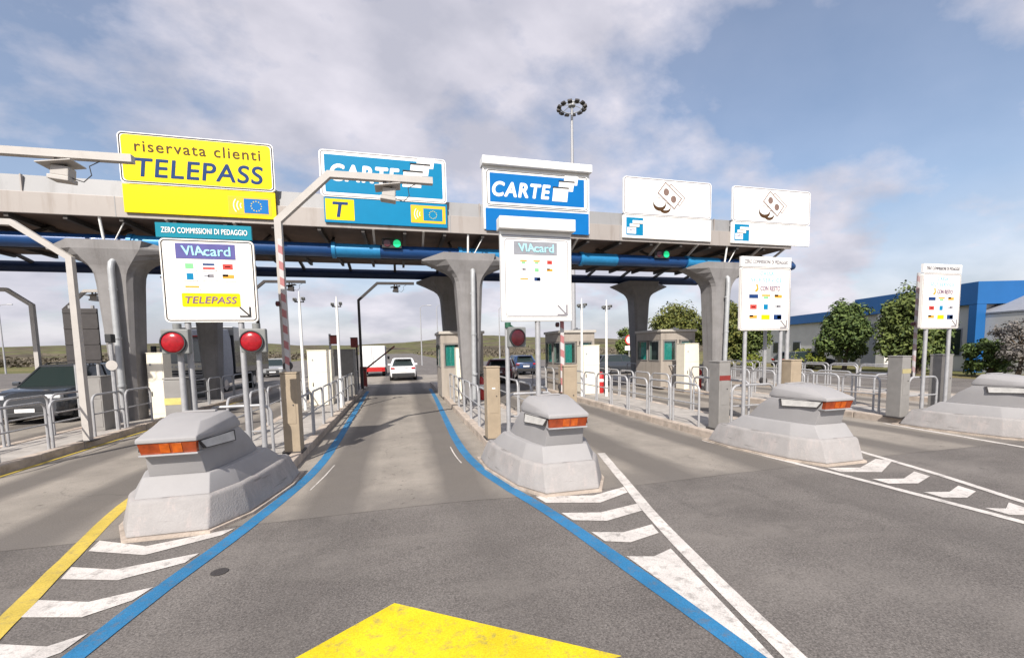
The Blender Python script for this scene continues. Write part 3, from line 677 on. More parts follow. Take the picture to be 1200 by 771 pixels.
mb = MB(); plate(mb, h-1.28, h-0.12, 0.10, 0.64, -0.006, 0.005); mb.build('orange_panel', M['sign_orange'], s)
mb = MB(); plate(mb, h-0.86, h-0.20, 0.16, 0.58, -0.011, 0.005); mb.build('flag', M['sign_blue'], s)
stars(s, h-0.53, 0.37, 0.14, M['sign_yellow'], -0.014); waves(s, h-0.84, 0.37, 0.30, M['sign_white'], -0.0095)
# teal sign
s, h, H = overhead('overhead_sign', 'teal blue overhead sign reading CARTE with a yellow T panel', -2.19, 1.69)
mb = MB(); mb.span(-h+0.06, h, 0, 0.05, 0.02, 0.78, 0.005); mb.build('lower_board', M['sign_teal'], s)
mb = MB(); plate(mb, -h-0.02, h+0.0, 0.80, H, -0.01, 0.06, 0.12); mb.build('upper_board', M['sign_white'], s)
mb = MB(); plate(mb, -h+0.13, h-0.13, 0.94, H-0.14, -0.016, 0.006, 0.03); mb.build('face', M['sign_teal'], s)
mb = MB(); ringplate(mb, -h+0.02, h-0.03, 0.825, H-0.025, -0.0145, 0.025, 0.11); mb.build('border', M['ink_grey'], s)
text('CARTE', M['sign_white'], s, -h+0.30, h-1.52, 1.30, 1.78, -0.018, shear=0.12, bold=0.035, space=1.16, th=0.002, thick=0.055)
card_fan(s, h-1.42, 1.16, 1.08, M['sign_white'], -0.019)
mb = MB(); plate(mb, -h+0.10, -h+0.95, 0.10, 0.74, -0.006, 0.005); mb.build('yellow_panel', M['sign_yellow'], s)
text('T', M['ink_blue'], s, -h+0.32, -h+0.76, 0.20, 0.64, -0.010, shear=0.15, bold=0.03)
mb = MB(); plate(mb, h-1.18, h-0.06, 0.14, 0.70, -0.006, 0.005); mb.build('orange_panel', M['sign_orange'], s)
mb = MB(); plate(mb, h-0.78, h-0.16, 0.22, 0.61, -0.011, 0.005); mb.build('flag', M['sign_teal'], s)
stars(s, h-0.47, 0.415, 0.12, M['sign_yellow'], -0.014); waves(s, h-0.80, 0.42, 0.27, M['sign_white'], -0.0095)
# hooded blue sign
s, h, H = overhead('overhead_sign', 'white hooded overhead sign with blue panel reading CARTE', 2.90, 6.88, 6.14, 8.64)
mb = MB(); mb.span(-h+0.04, h-0.04, 0.02, 0.30, 0.06, 2.16, 0.01); mb.build('box', M['white_metal'], s)
mb = MB(); mb.span(-h, h, -0.16, 0.34, 2.161, 2.42, 0.02); mb.build('hood', M['white_metal'], s)
mb = MB(); plate(mb, -h+0.10, h-0.08, 0.02, 0.76, -0.012, 0.03); mb.build('lower_board', M['sign_blue'], s)
mb = MB(); plate(mb, -h+0.12, h-0.10, 0.84, 2.05, -0.012, 0.03, 0.12); mb.build('upper_board', M['sign_white'], s)
mb = MB(); plate(mb, -h+0.26, h-0.26, 0.97, 1.93, -0.018, 0.006, 0.02); mb.build('face', M['sign_blue'], s)
mb = MB(); ringplate(mb, -h+0.15, h-0.13, 0.865, 2.025, -0.0165, 0.025, 0.11); mb.build('border', M['ink'], s)
text('CARTE', M['sign_white'], s, -h+0.36, h-1.56, 1.18, 1.64, -0.020, shear=0.18, bold=0.035, space=1.16, th=0.002, thick=0.055)
card_fan(s, h-1.48, 1.04, 1.02, M['sign_white'], -0.021)
# two cash signs
def cash(label, x0, x1):
    s, h, H = overhead('overhead_sign', label, x0, x1)
    mb = MB(); mb.span(-h-0.02, h+0.02, 0.0, 0.07, 0.0, 0.82, 0.005); mb.build('lower_board', M['sign_white'], s)
    mb = MB(); plate(mb, -h, h, 0.84, H, -0.01, 0.08, 0.12); mb.build('upper_board', M['sign_white'], s)
    mb = MB(); ringplate(mb, -h+0.03, h-0.03, 0.865, H-0.025, -0.0135, 0.03, 0.11); mb.build('border', M['ink_grey'], s)
    cx_, cz_ = 0.05, 1.62; a = R(-38); ca, sa = math.cos(a), math.sin(a)
    T_ = lambda p, q: (cx_+p*ca-q*sa, cz_+p*sa+q*ca)
    def frame(px, pz, w_, h_, wd, y, mt, nm):
        mb = MB(); o_ = [T_(px+i*w_, pz+j*h_) for i, j in ((-1, -1), (1, -1), (1, 1), (-1, 1))]; n_ = [T_(px+i*(w_-wd), pz+j*(h_-wd)) for i, j in ((-1, -1), (1, -1), (1, 1), (-1, 1))]
        for i in range(4):
            j = (i+1) % 4; mb.prism([o_[i], o_[j], n_[j], n_[i]], y, y+0.004)
        return mb.build(nm, mt, s)
    frame(0.16, 0.18, 0.40, 0.20, 0.025, -0.014, M['print_tan'], 'banknote')
    mb = MB(); mb.prism([T_(-0.44, -0.25), (T_(0.44, -0.25)), T_(0.44, 0.25), T_(-0.44, 0.25)], -0.017, -0.011); mb.build('banknote_face', M['sign_white'], s)
    frame(0, 0, 0.46, 0.27, 0.035, -0.021, M['print_tan'], 'banknote')
    mb = MB()
    for q in (-0.2, 0.2):
        c_ = T_(q, 0); mb.prism([(c_[0]+0.12*math.cos(2*PI*k/20), c_[1]+0.135*math.sin(2*PI*k/20)) for k in range(20)], -0.021, -0.0175)
    mb.build('banknote_spot', M['print_tan'], s)
    def coin(x, z, rx, rz_, y, mt, nm):
        mb = MB(); mb.prism([(x+rx*math.cos(2*PI*k/24), z+rz_*math.sin(2*PI*k/24)) for k in range(24)], y, y+0.003); return mb.build(nm, mt, s)
    coin(-0.16, 1.16, 0.25, 0.20, -0.014, M['ink_brown'], 'coin'); coin(-0.15, 1.20, 0.215, 0.13, -0.018, M['sign_white'], 'coin_face')
    coin(-0.39, 1.28, 0.275, 0.24, -0.0215, M['ink_brown'], 'coin'); coin(-0.39, 1.335, 0.245, 0.165, -0.025, M['sign_white'], 'coin_face')
    mb = MB(); plate(mb, -h+0.12, -h+0.82, 0.10, 0.74, -0.006, 0.005); mb.build('blue_panel', M['sign_teal'], s)
    mb = MB(); plate(mb, -h+0.38, -h+0.80, 0.52, 0.64, -0.011, 0.005); plate(mb, -h+0.26, -h+0.66, 0.40, 0.515, -0.011, 0.005); plate(mb, -h+0.16, -h+0.52, 0.15, 0.38, -0.011, 0.005); mb.build('card_emblem', M['sign_white'], s)
    mb = MB(); plate(mb, -h+0.26, -h+0.66, 0.385, 0.405, -0.013, 0.002); plate(mb, -h+0.38, -h+0.80, 0.505, 0.525, -0.013, 0.002); mb.build('card_edge', M['ink_brown'], s)
    text('CARTE', M['card_purple'], s, -h+0.18, -h+0.50, 0.26, 0.33, -0.014, shear=0.2, bold=0.02)
cash('white banknote and coin overhead sign next to the hooded blue sign', 8.19, 11.98)
cash('white banknote and coin overhead sign at the right end of the canopy', 12.97, 16.82)

# ------------------------------------------------------------------ crash noses
def ring8(rows, z):
    """rows: (half width, y) from the front to the back; gives a symmetric outline at height z (z may be a list per row)"""
    zs = z if isinstance(z, (list, tuple)) else [z]*len(rows)
    right = [(hw, y, q) for (hw, y), q in zip(rows, zs)]
    left = [(-hw, y, q) for (hw, y), q in reversed(list(zip(rows, zs)))]
    return right + left
def scuff(m):
    t = m.node_tree; L = t.links.new; b = t.nodes['Principled BSDF']; src = b.inputs['Base Color'].links[0].from_socket
    tcn = t.nodes.new('ShaderNodeTexCoord'); mpn = t.nodes.new('ShaderNodeMapping'); mpn.inputs['Scale'].default_value = (5, 5, 1.1); L(tcn.outputs['Object'], mpn.inputs[0])
    n = t.nodes.new('ShaderNodeTexNoise'); n.inputs['Scale'].default_value = 1.6; n.inputs['Detail'].default_value = 7; n.inputs['Roughness'].default_value = 0.7; L(mpn.outputs[0], n.inputs['Vector'])
    r_ = t.nodes.new('ShaderNodeValToRGB'); e = r_.color_ramp.elements; e[0].position = 0.54; e[1].position = 0.68; e[0].color = (0, 0, 0, 1); e[1].color = (.55, .55, .55, 1); L(n.outputs[0], r_.inputs[0])
    mx = t.nodes.new('ShaderNodeMix'); mx.data_type = 'RGBA'; L(r_.outputs[0], mx.inputs['Factor']); L(src, mx.inputs['A']); mx.inputs['B'].default_value = (0.40, 0.345, 0.33, 1)
    mp2 = t.nodes.new('ShaderNodeMapping'); mp2.inputs['Scale'].default_value = (1.2, 1.2, 14); L(tcn.outputs['Object'], mp2.inputs[0])
    n2 = t.nodes.new('ShaderNodeTexNoise'); n2.inputs['Scale'].default_value = 1.4; n2.inputs['Detail'].default_value = 5; L(mp2.outputs[0], n2.inputs['Vector'])
    r2 = t.nodes.new('ShaderNodeValToRGB'); e = r2.color_ramp.elements; e[0].position = 0.62; e[1].position = 0.70; e[0].color = (0, 0, 0, 1); e[1].color = (.6, .6, .6, 1); L(n2.outputs[0], r2.inputs[0])
    m2 = t.nodes.new('ShaderNodeMix'); m2.data_type = 'RGBA'; L(r2.outputs[0], m2.inputs['Factor']); L(mx.outputs['Result'], m2.inputs['A']); m2.inputs['B'].default_value = (0.14, 0.13, 0.125, 1)
    L(m2.outputs['Result'], b.inputs['Base Color'])
scuff(M['nose_skirt'])
def bevel_mesh(mb, wd, ang=25):
    bmesh.ops.recalc_face_normals(mb.bm, faces=mb.bm.faces)
    es = [e for e in mb.bm.edges if len(e.link_faces) == 2 and e.calc_face_angle(0) > R(ang)]
    bmesh.ops.bevel(mb.bm, geom=es, offset=wd, segments=3, affect='EDGES', profile=0.5, clamp_overlap=True); mb.smooth = True
def make_nose(label, x, y):
    s = thing('crash_nose', label, 'crash barrier', (x, y, 0))
    mb = MB()
    mb.loft([ring8([(.44, -0.03), (.74, .50), (.975, 1.65), (.975, 2.45)], -0.02), ring8([(.44, -0.03), (.74, .50), (.975, 1.65), (.975, 2.45)], 0.035)])
    mb.build('plinth', M['kerb'], s)
    mb = MB()
    mb.loft([ring8([(.41, 0.0), (.70, .50), (.94, 1.65), (.94, 2.3)], 0.036), ring8([(.41, .02), (.69, .51), (.92, 1.65), (.92, 2.28)], 0.10), ring8([(.41, .11), (.63, .54), (.82, 1.6), (.82, 2.15)], 0.40), ring8([(.395, .15), (.60, .57), (.78, 1.58), (.78, 2.12)], 0.43)])
    bevel_mesh(mb, 0.05, 12); mb.build('skirt', M['nose_skirt'], s)
    mb = MB()
    mb.loft([ring8([(.385, .17), (.585, .58), (.76, 1.55), (.76, 1.95)], 0.426), ring8([(.355, .30), (.50, .66), (.63, 1.40), (.63, 1.70)], 0.635), ring8([(.35, .32), (.49, .67), (.61, 1.39), (.61, 1.68)], 0.65)])
    bevel_mesh(mb, 0.035, 12); mb.build('lower_body', M['nose'], s)
    mb = MB()
    mb.loft([ring8([(.335, .34), (.44, .66), (.56, 1.32), (.56, 1.64)], 0.648), ring8([(.315, .27), (.42, .62), (.51, 1.20), (.51, 1.44)], 0.885), ring8([(.315, .26), (.42, .62), (.51, 1.19), (.51, 1.43)], 0.895), ring8([(.325, .19), (.405, .56), (.46, 1.04), (.46, 1.18)], 1.085)])
    bevel_mesh(mb, 0.01); body = mb.build('body', M['nose'], s)
    mb = MB()
    rows = [(.345, .13), (.41, .56), (.475, 1.04), (.475, 1.22)]
    mb.loft([ring8(rows, 1.083), ring8(rows, 1.135), ring8([(.335, .17), (.385, .56), (.44, 1.0), (.44, 1.16)], [1.15, 1.20, 1.24, 1.24]), ring8([(.25, .48), (.30, .62), (.35, .98), (.35, 1.12)], [1.275, 1.29, 1.325, 1.325])])
    bevel_mesh(mb, 0.012); rf = mb.build('roof', M['nose'], s)
    mb = MB(); mb.span(-.22, .22, 1.02, 1.10, 1.325, 1.345, 0.004); mb.build('roof_seam', M['nose'], rf)
    # warning lamp across the front, its lens tilted under the brow
    mb = MB(); mb.loft([[(-.315, .185, .945), (.315, .185, .945), (.315, .30, .93), (-.315, .30, .93)], [(-.33, .145, 1.08), (.33, .145, 1.08), (.33, .30, 1.08), (-.33, .30, 1.08)]])
    lp = mb.build('warning_lamp', M['amber_dark'], s)
    mb = MB()
    for cx_ in (-.035, .105): mb.box(cx_, .166, 1.012, .105, .008, .10, .003, None) if False else mb.loft([[(cx_-.055, .174, .955), (cx_+.055, .174, .955), (cx_+.055, .19, .955), (cx_-.055, .19, .955)], [(cx_-.055, .143, 1.07), (cx_+.055, .143, 1.07), (cx_+.055, .16, 1.07), (cx_-.055, .16, 1.07)]])
    mb.build('lamp_reflector', M['amber'], lp)
    mb = MB(); mb.span(-.335, .335, .16, .30, .925, .944, .003); mb.build('lamp_frame', M['steel'], lp)
    # pale strips let into both cheeks, framed in rusty metal
    for sx in (-1, 1):
        def P(y_, z_, o): # a point on the cheek, o outside it
            w0 = .322+(.405-.322)*(y_-.2)/.36 if y_ < .56 else .405+(.46-.405)*(y_-.56)/.48
            w0 += (1.085-z_)*0.30
            return (sx*(w0+o), y_, z_)
        mb = MB(); q = [(.27, .965), (.92, .925), (.985, 1.062), (.215, 1.074)]
        mb.loft([[P(a, b, -.02) for a, b in q], [P(a, b, .018) for a, b in q]]); fr = mb.build('strip_frame', M['dark_metal'], s)
        mb = MB(); q = [(.28, .975), (.89, .937), (.935, 1.053), (.228, 1.065)]
        mb.loft([[P(a, b, -.02) for a, b in q], [P(a, b, .023) for a, b in q]]); mb.build('reflective_strip', M['strip'], fr)
    for ch in s.children:
        if ch.name.split('.')[0] in ('body', 'roof', 'warning_lamp', 'strip_frame'): ch.scale.x = 0.90
    return s
make_nose('grey concrete crash nose below the teal-topped card sign, left of the middle lane', -2.69, 5.70)
make_nose('grey concrete crash nose below the white hooded card sign, right of the middle lane', 2.33, 5.68)
make_nose('grey concrete crash nose in front of the fourth island from the left', 7.38, 5.68)
make_nose('grey concrete crash nose at the right edge, in front of fifth island', 12.98, 5.68)

# ------------------------------------------------------------------ hoop rails
def make_hoop(L_, hgt=1.02):
    s = thing('hoop_rail', 'x', 'guard rail')
    mb = MB(); rc = 0.16; pts = [(0, 0, 0)]
    pts += [(0, rc-rc*math.cos(R(a)), hgt-rc+rc*math.sin(R(a))) for a in (0, 22.5, 45, 67.5, 90)]
    pts += [(0, L_-rc+rc*math.sin(R(a)), hgt-rc+rc*math.cos(R(a))) for a in (0, 22.5, 45, 67.5, 90)]
    pts += [(0, L_, 0)]
    mb.tube(pts, 0.027, 8); mb.build('hoop', M['steel'], s)
    mb = MB(); mb.tube([(0, 0.02, 0.55), (0, L_-0.02, 0.55)], 0.019, 6); mb.build('mid_bar', M['steel'], s)
    for q in (0, L_): mb = MB(); mb.disc((0, q, 0), (0, 0, 1), 0.07, 0.012, 10); mb.build('foot_plate', M['steel'], s)
    return s
protos = {}
used = set()
def place_hoop(L_, loc, rz, label, group):
    if L_ not in protos: protos[L_] = make_hoop(L_)
    o = protos[L_]
    if L_ in used: o = copy_tree(o)
    used.add(L_); o.location = loc; o.rotation_euler = (0, 0, rz); o['label'] = label; o['group'] = group
# x, first y, pitch, number, island name, side
ROWS = [(-7.30, 8.7, 1.32, 12, 'the island at the left edge', 'right'), (-8.55, 9.4, 1.32, 11, 'the island at the left edge', 'left'),
        (-2.08, 9.75, 1.42, 9, 'the two red lights island', 'right'), (-3.55, 10.2, 1.42, 9, 'the two red lights island', 'left'),
        (1.87, 9.45, 1.32, 6, 'the dark red light island', 'left'), (3.25, 9.4, 1.32, 10, 'the dark red light island', 'right'),
        (6.80, 8.75, 1.12, 12, 'the fourth island from left', 'left'), (8.45, 9.0, 1.12, 12, 'the fourth island from left', 'right'),
        (12.36, 8.7, 1.12, 12, 'the fifth island from left', 'left'), (13.78, 9.2, 1.32, 11, 'the fifth island from left', 'right'),
        (17.66, 12.0, 1.32, 8, 'the rightmost island', 'left'), (19.04, 13.0, 1.32, 7, 'the rightmost island', 'right')]
for x, y0, pt, n, nm, side in ROWS:
    k = -1
    for i in range(n):
        y = y0+i*pt
        if x == -7.30 and i == 5: continue          # gap where the cabinet stands
        k += 1
        place_hoop(round(pt-0.12, 2), (x, y, 0.148), 0, '%s steel hoop of the %s-hand railing along %s' % (ORD[k], side, nm), 'hoop railing, %s side of %s' % (side, nm))
for x0, L_, y, nm in ((-3.32, 1.0, 8.66, 'the two red lights island'), (2.10, 1.0, 8.62, 'the dark red light island'), (7.25, 1.15, 8.22, 'the fourth island from left'), (12.55, 1.0, 8.15, 'the fifth island from left'), (13.0, 0.8, 9.3, 'the fifth island from left')):
    place_hoop(L_, (x0, y, 0.148), -PI/2, ('steel hoop rail set across the front of %s' if y != 9.3 else 'short steel hoop set crosswise behind the sign legs of %s') % nm, 'hoops across the island fronts')

# ------------------------------------------------------------------ gate posts and raised striped arms
def gate_post(label, x, y, mt, band=None):
    s = thing('gate_post', label, 'post', (x, y, 0.148))
    mb = MB(); mb.box(0, 0, 0.775, 0.29, 0.34, 1.55, 0.012); mb.build('housing', M[mt], s)
    mb = MB(); mb.box(0, 0, 1.57, 0.31, 0.36, 0.03, 0.008); mb.build('cap', M[mt], s)
    mb = MB(); mb.box(0, 0, 0.02, 0.36, 0.42, 0.04, 0.004); mb.build('base_plate', M['dark_metal'], s)
    mb = MB(); mb.box(0, -0.1735, 0.95, 0.2, 0.006, 0.72, 0.002); d_ = mb.build('door', M[mt], s)
    mb = MB(); mb.disc((0.06, -0.177, 0.95), (0, -1, 0), 0.014, 0.008, 10); mb.build('lock', M['dark_metal'], d_)
    if band:
        mb = MB(); mb.box(0, -0.177 if band == 'white_metal' else -0.176, 1.12 if band == 'white_metal' else 1.2, 0.07 if band == 'white_metal' else 0.288, 0.006, 0.03 if band == 'white_metal' else 0.11); mb.build('label_strip', M[band], s)
    return s
def striped_arm(label, x, y, z0, z1, mt='stripe', lean=0.0, name='barrier_arm'):
    s = thing(name, label, 'barrier', (x, y, z0))
    L_ = z1-z0
    mb = MB(); mb.box(0, 0, L_/2, 0.078, 0.045, L_, 0.01); a = mb.build('arm', M[mt], s)
    mb = MB(); mb.disc((0, 0.06, 0.12), (0, -1, 0), 0.085, 0.075, 16); mb.build('pivot', M['dark_metal'], s)
    mb = MB(); mb.disc((-0.075, 0, L_*0.52), (-1, 0, 0), 0.05, 0.05, 14, dome=0.02); mb.build('arm_light', M['lens_dark'], a)
    s.rotation_euler = (0, lean, 0)
    return s
gate_post('tan steel gate post at the right front of the two red lights island', -2.10, 9.25, 'post')
gate_post('grey gate post with yellow label at left front of two red lights island', -3.60, 8.35, 'post_grey', 'yellow_label')
gate_post('tan steel gate post at the left front of the dark red light island', 1.89, 9.15, 'post', 'white_metal')
gate_post('tan steel gate post at the right front of the dark red light island', 3.43, 8.62, 'post')
gate_post('grey gate post with dark red band at left of fourth island', 7.08, 8.42, 'post_grey', 'label_red')
gate_post('grey gate post at the right front of the fourth island from left', 8.62, 8.0, 'post')
gate_post('grey gate post at the left front of the fifth island from left', 12.30, 8.22, 'post_grey', 'tan_label')
gate_post('grey gate post behind the last card sign on the fifth island', 14.0, 8.35, 'post_grey')
striped_arm('raised red and white barrier arm by the tan post left of middle lane', -2.13, 9.22, 1.73, 4.25, lean=0.0)
striped_arm('raised red and white barrier arm below the white hooded card sign', 3.30, 8.58, 1.15, 3.9)
striped_arm('raised grey and white barrier arm behind the sign of the fourth island', 8.40, 8.50, 1.1, 3.9, 'steel')
striped_arm('raised faded red and white barrier arm behind the last card sign', 13.42, 8.62, 1.1, 3.9, 'faded_stripe')

# ------------------------------------------------------------------ lower card signs on legs
def mini(parent, x, z, w_, h_, base, bars, y=-0.008):
    """one small card symbol: a white-edged tile and its coloured marks"""
    mb = MB(); plate(mb, x-w_/2, x+w_/2, z-h_/2, z+h_/2, y, 0.006, 0.008); t = mb.build('card_symbol', M[base], parent)
    for (a, b, c_, d_, mt) in bars:
        mb = MB(); plate(mb, x+a*w_/2, x+b*w_/2, z+c_*h_/2, z+d_*h_/2, y-0.003, 0.0035); mb.build('card_mark', M[mt], t)
    return t
def arrow_mark(parent, x, z, s_, mt, y=-0.006):
    mb = MB(); wd = 0.16*s_
    def bar(p, q):
        dx, dz = q[0]-p[0], q[1]-p[1]; l = math.hypot(dx, dz); nx, nz = -dz/l*wd/2, dx/l*wd/2
        return [(p[0]+nx, p[1]+nz), (q[0]+nx, q[1]+nz), (q[0]-nx, q[1]-nz), (p[0]-nx, p[1]-nz)]
    e = (x+s_/2, z-s_/2)
    mb.prism(bar((x-s_/2, z+s_/2), (x+s_/2-wd*0.7, z-s_/2+wd*0.7)), y, y+0.003); mb.prism(bar((x+s_/2, z+s_*0.55), (x+s_/2, z-s_/2-wd/2)), y-0.0035, y)
    mb.prism(bar((x-s_*0.55, z-s_/2), (x+s_/2-wd/2, z-s_/2)), y-0.0035, y)
    return mb.build('arrow', M[mt], parent)
def legs(s, xs, zb, y=0.06, rad=0.042, top=0.25):
    for x in xs:
        mb = MB(); mb.tube([(x, y, zb+top), (x, y, 0.0)], rad, 12); lg = mb.build('leg', M['steel'], s)
        mb = MB(); mb.box(x, y, 0.012, 0.18, 0.18, 0.024, 0.004); mb.build('foot_plate', M['steel'], lg)
E_ = 0.148
TILES = {'g': [(-.55, .55, -.6, .6, 'print_green')], 'r': [(-.8, .8, .25, .7, 'ink_blue'), (-.8, .8, -.7, -.2, 'print_red')], 'R': [(-.7, .7, -.65, .65, 'print_red'), (-.4, .4, -.12, .12, 'sign_white')],
         'b': [(-.45, .45, -.75, .75, 'sign_teal')], 'k': [(-.2, .6, -.2, .6, 'ink_grey'), (-.7, .0, 0, .35, 'card_grey')], 'o': [(-.8, .8, -.35, .55, 'print_orange'), (-.8, 0, .1, .62, 'ink_brown')],
         'y': [(-.85, .85, -.3, .3, 'print_orange')], 'Y': [(-.9, .9, -.7, .7, 'sign_yellow')], 'm': [(-.85, .85, -.75, .75, 'ink_blue'), (-.1, .75, -.5, .45, 'print_red')], 'B': [(-.95, .95, -.5, .6, 'ink_blue')], 't': [(-.9, .9, .1, .6, 'print_orange'), (-.5, .5, -.6, 0, 'print_green')]}
def tile(parent, x, z, key, w_=0.21, h_=0.135): return mini(parent, x, z, w_, h_, 'sign_white', TILES[key])
def viacard(parent, x0, x1, z0, z1, pl, ink):
    mb = MB(); plate(mb, x0, x1, z0, z1, -0.006, 0.006); mb.build('logo_panel', M[pl], parent)
    w_ = x1-x0; h_ = z1-z0
    text('VIA', M[ink], parent, x0+.10*w_, x0+.48*w_, z0+.22*h_, z0+.82*h_, -0.010, bold=0.03, shear=-0.12)
    text('card', M[ink], parent, x0+.47*w_, x0+.92*w_, z0+.20*h_, z0+.82*h_, -0.010, bold=0.02)
# --- sign with the teal header
SX, SYY, ZB = -2.98, 8.20, 2.63
s = thing('card_sign', 'cream payment card sign with teal header and yellow strip above two red lights', 'payment sign', (SX, SYY, E_))
z_ = ZB-E_
mb = MB(); plate(mb, -.67, .68, z_, z_+1.33, 0, 0.05, 0.07); mb.build('board', M['sign_cream'], s)
mb = MB(); ringplate(mb, -.65, .66, z_+.02, z_+1.31, -0.003, 0.016, 0.06); mb.build('border', M['ink'], s)
mb = MB(); plate(mb, -.70, .66, z_+1.345, z_+1.57, -0.004, 0.05); hd = mb.build('header', M['header_teal'], s)
text('ZERO COMMISSIONI DI PEDAGGIO', M['sign_white'], hd, -.62, .60, z_+1.415, z_+1.50, -0.008, bold=0.02, space=1.05)
viacard(s, -.45, .40, z_+1.02, z_+1.26, 'card_purple', 'lt_blue')
for i, row in enumerate((('g', 'r', 'R'), ('b', 'k', 'o'))):
    for j, kx in enumerate(row): tile(s, -.27+.275*j, z_+.90-.165*i, kx)
tile(s, -.25, z_+.57, 'y', 0.23, 0.10)
mb = MB(); plate(mb, -.41, .43, z_+.25, z_+.47, -0.006, 0.006, 0.02); yp_ = mb.build('yellow_strip', M['sign_yellow'], s)
text('TELEPASS', M['ink_mauve'], yp_, -.36, .38, z_+.305, z_+.415, -0.010, shear=0.2, bold=0.02, space=1.05)
arrow_mark(s, .49, z_+.17, .15, 'ink')
legs(s, (-.38, .40), z_, rad=0.045)
# --- hooded white sign
s = thing('card_sign', 'white hooded payment card sign with grey logo panel above dark red light', 'payment sign', (2.68, 8.30, E_))
z_ = 2.66-E_
mb = MB(); mb.span(-.73, .73, 0.012, 0.14, z_-.02, z_+1.72, 0.01); mb.build('box', M['white_metal'], s)
mb = MB(); mb.span(-.77, .77, -0.13, 0.16, z_+1.723, z_+1.95, 0.012); mb.build('hood', M['white_metal'], s)
mb = MB(); plate(mb, -.67, .67, z_+.06, z_+1.58, 0, 0.012, 0.07); mb.build('board', M['sign_white'], s)
mb = MB(); ringplate(mb, -.655, .655, z_+.075, z_+1.565, -0.003, 0.014, 0.06); mb.build('border', M['ink_grey'], s)
mb = MB(); mb.span(-.70, .70, -0.004, 0.01, z_+1.60, z_+1.635); mb.build('shadow_gap', M['card_grey'], s)
viacard(s, -.47, .42, z_+1.27, z_+1.52, 'card_grey', 'lt_blue')
for i, row in enumerate((('t', 't', 'R'), ('k', 'g', 'o'))):
    for j, kx in enumerate(row): tile(s, -.28+.27*j, z_+1.13-.155*i, kx, 0.15, 0.11)
tile(s, -.27, z_+.80, 'y', 0.19, 0.09); tile(s, 0.0, z_+.80, 'm', 0.15, 0.09)
arrow_mark(s, .52, z_+.20, .19, 'ink_grey')
legs(s, (0.02,), z_, 0.08, 0.055, 0.0); 
# --- two cream signs on the right
def cash_sign(label, x, y, legx, hw=0.665):
    s = thing('card_sign', label, 'payment sign', (x, y, E_)); z_ = 2.40-E_
    mb = MB(); plate(mb, -hw, hw, z_, z_+1.37, 0, 0.06, 0.05); mb.build('board', M['sign_cream'], s)
    mb = MB(); ringplate(mb, -hw+.015, hw-.015, z_+.015, z_+1.355, -0.003, 0.014, 0.045); mb.build('border', M['ink_grey'], s)
    mb = MB(); plate(mb, -hw, hw, z_+1.385, z_+1.60, -0.004, 0.06); hd = mb.build('header', M['sign_white'], s)
    text('ZERO COMMISSIONI DI PEDAGGIO', M['ink_grey'], hd, -.58, .58, z_+1.455, z_+1.53, -0.008, bold=0.018, space=1.05)
    text('CASSA', M['pale_letter'], s, -.16, .20, z_+1.20, z_+1.28, -0.004, bold=0.0, space=1.1)
    text('SELF SERVICE', M['pale_letter'], s, -.40, .42, z_+1.06, z_+1.14, -0.004, bold=0.0, space=1.1)
    text('CON RESTO', M['ink_mauve'], s, -.15, .38, z_+.87, z_+.97, -0.004, bold=0.01)
    mb = MB(); mb.prism([(-.30, z_+.86), (-.24, z_+.84), (-.20, z_+.90), (-.22, z_+1.0), (-.27, z_+1.01), (-.24, z_+.92)], -0.004, -0.001); mb.build('hand_symbol', M['print_orange'], s)
    for i, row in enumerate((('B', 't', 'o'), ('R', 'b', 'k'), ('o', 'Y', 'm'))):
        for j, kx in enumerate(row): tile(s, -.33+.33*j, z_+.74-.225*i, kx, 0.25, 0.15)
    arrow_mark(s, .50, z_+.14, .16, 'ink_grey')
    legs(s, legx, z_)
cash_sign('cream self service card sign standing on the fourth island from left', 7.89, 8.0, (-.47, .50))
cash_sign('cream self service card sign furthest right, standing before the dark trees', 13.27, 8.0, (-.37, .45))

# ------------------------------------------------------------------ traffic lights
def traffic_light(label, x, y, z, lens, rz=0, zp=None, px=0.0, kind='round'):
    s = thing('traffic_light', label, 'traffic light', (x, y, E_), rz); h = z-E_
    mb = MB(); mb.tube([(px, 0.09, h+.30), (px, 0.09, 0)], 0.043, 12); mb.build('pole', M['steel'], s)
    mb = MB(); mb.box(0.02, 0.0, h+.015, 0.38, 0.12, 0.39, 0.02); mb.build('head', M['head_grey'], s)
    mb = MB(); mb.disc((0, -0.055, h), (0, -1, 0), 0.158, 0.03, 28, dome=0.04 if lens == 'lens_red' else 0.02); ls = mb.build('lens', M[lens], s)
    mb = MB(); 
    n = 28
    ro = [[(rr*math.cos(2*PI*i/n), yy, h+rr*math.sin(2*PI*i/n)) for i in range(n)] for rr, yy in ((.162, -.05), (.178, -.05), (.178, -.10), (.162, -.10))]
    ro.append(ro[0]); mb.loft(ro, False, False); mb.build('rim', M['plastic'], s)
    mb = MB(); mb.tube([(px, 0.05, h+.20), (px, 0.05, h+.30)], 0.06, 10); mb.tube([(0, 0.05, h+.19), (px+.02, .07, h+.27)], 0.022, 8); mb.build('bracket', M['green_cap'] if lens != 'lens_red' else M['head_grey'], s)
    return s
traffic_light('glowing red traffic light at left below the teal-topped card sign', -3.47, 8.05, 2.30, 'lens_red', px=0.02)
traffic_light('glowing red traffic light at right below the teal-topped card sign', -2.36, 8.05, 2.30, 'lens_red', px=0.05)
traffic_light('dark red traffic light on its own pole beneath the white hooded sign', 2.20, 8.25, 2.31, 'lens_dark', R(18), px=-0.14)
mb = MB(); mb.tube([(0, 0, 0), (0, 0, 3.2)], 0.045, 10); o = mb.build('thin_pole', M['steel']); o.location = (8.62, 7.9+0.2, E_); tag(o, 'slim plain steel pole at the right edge of the fourth island sign', 'pole')

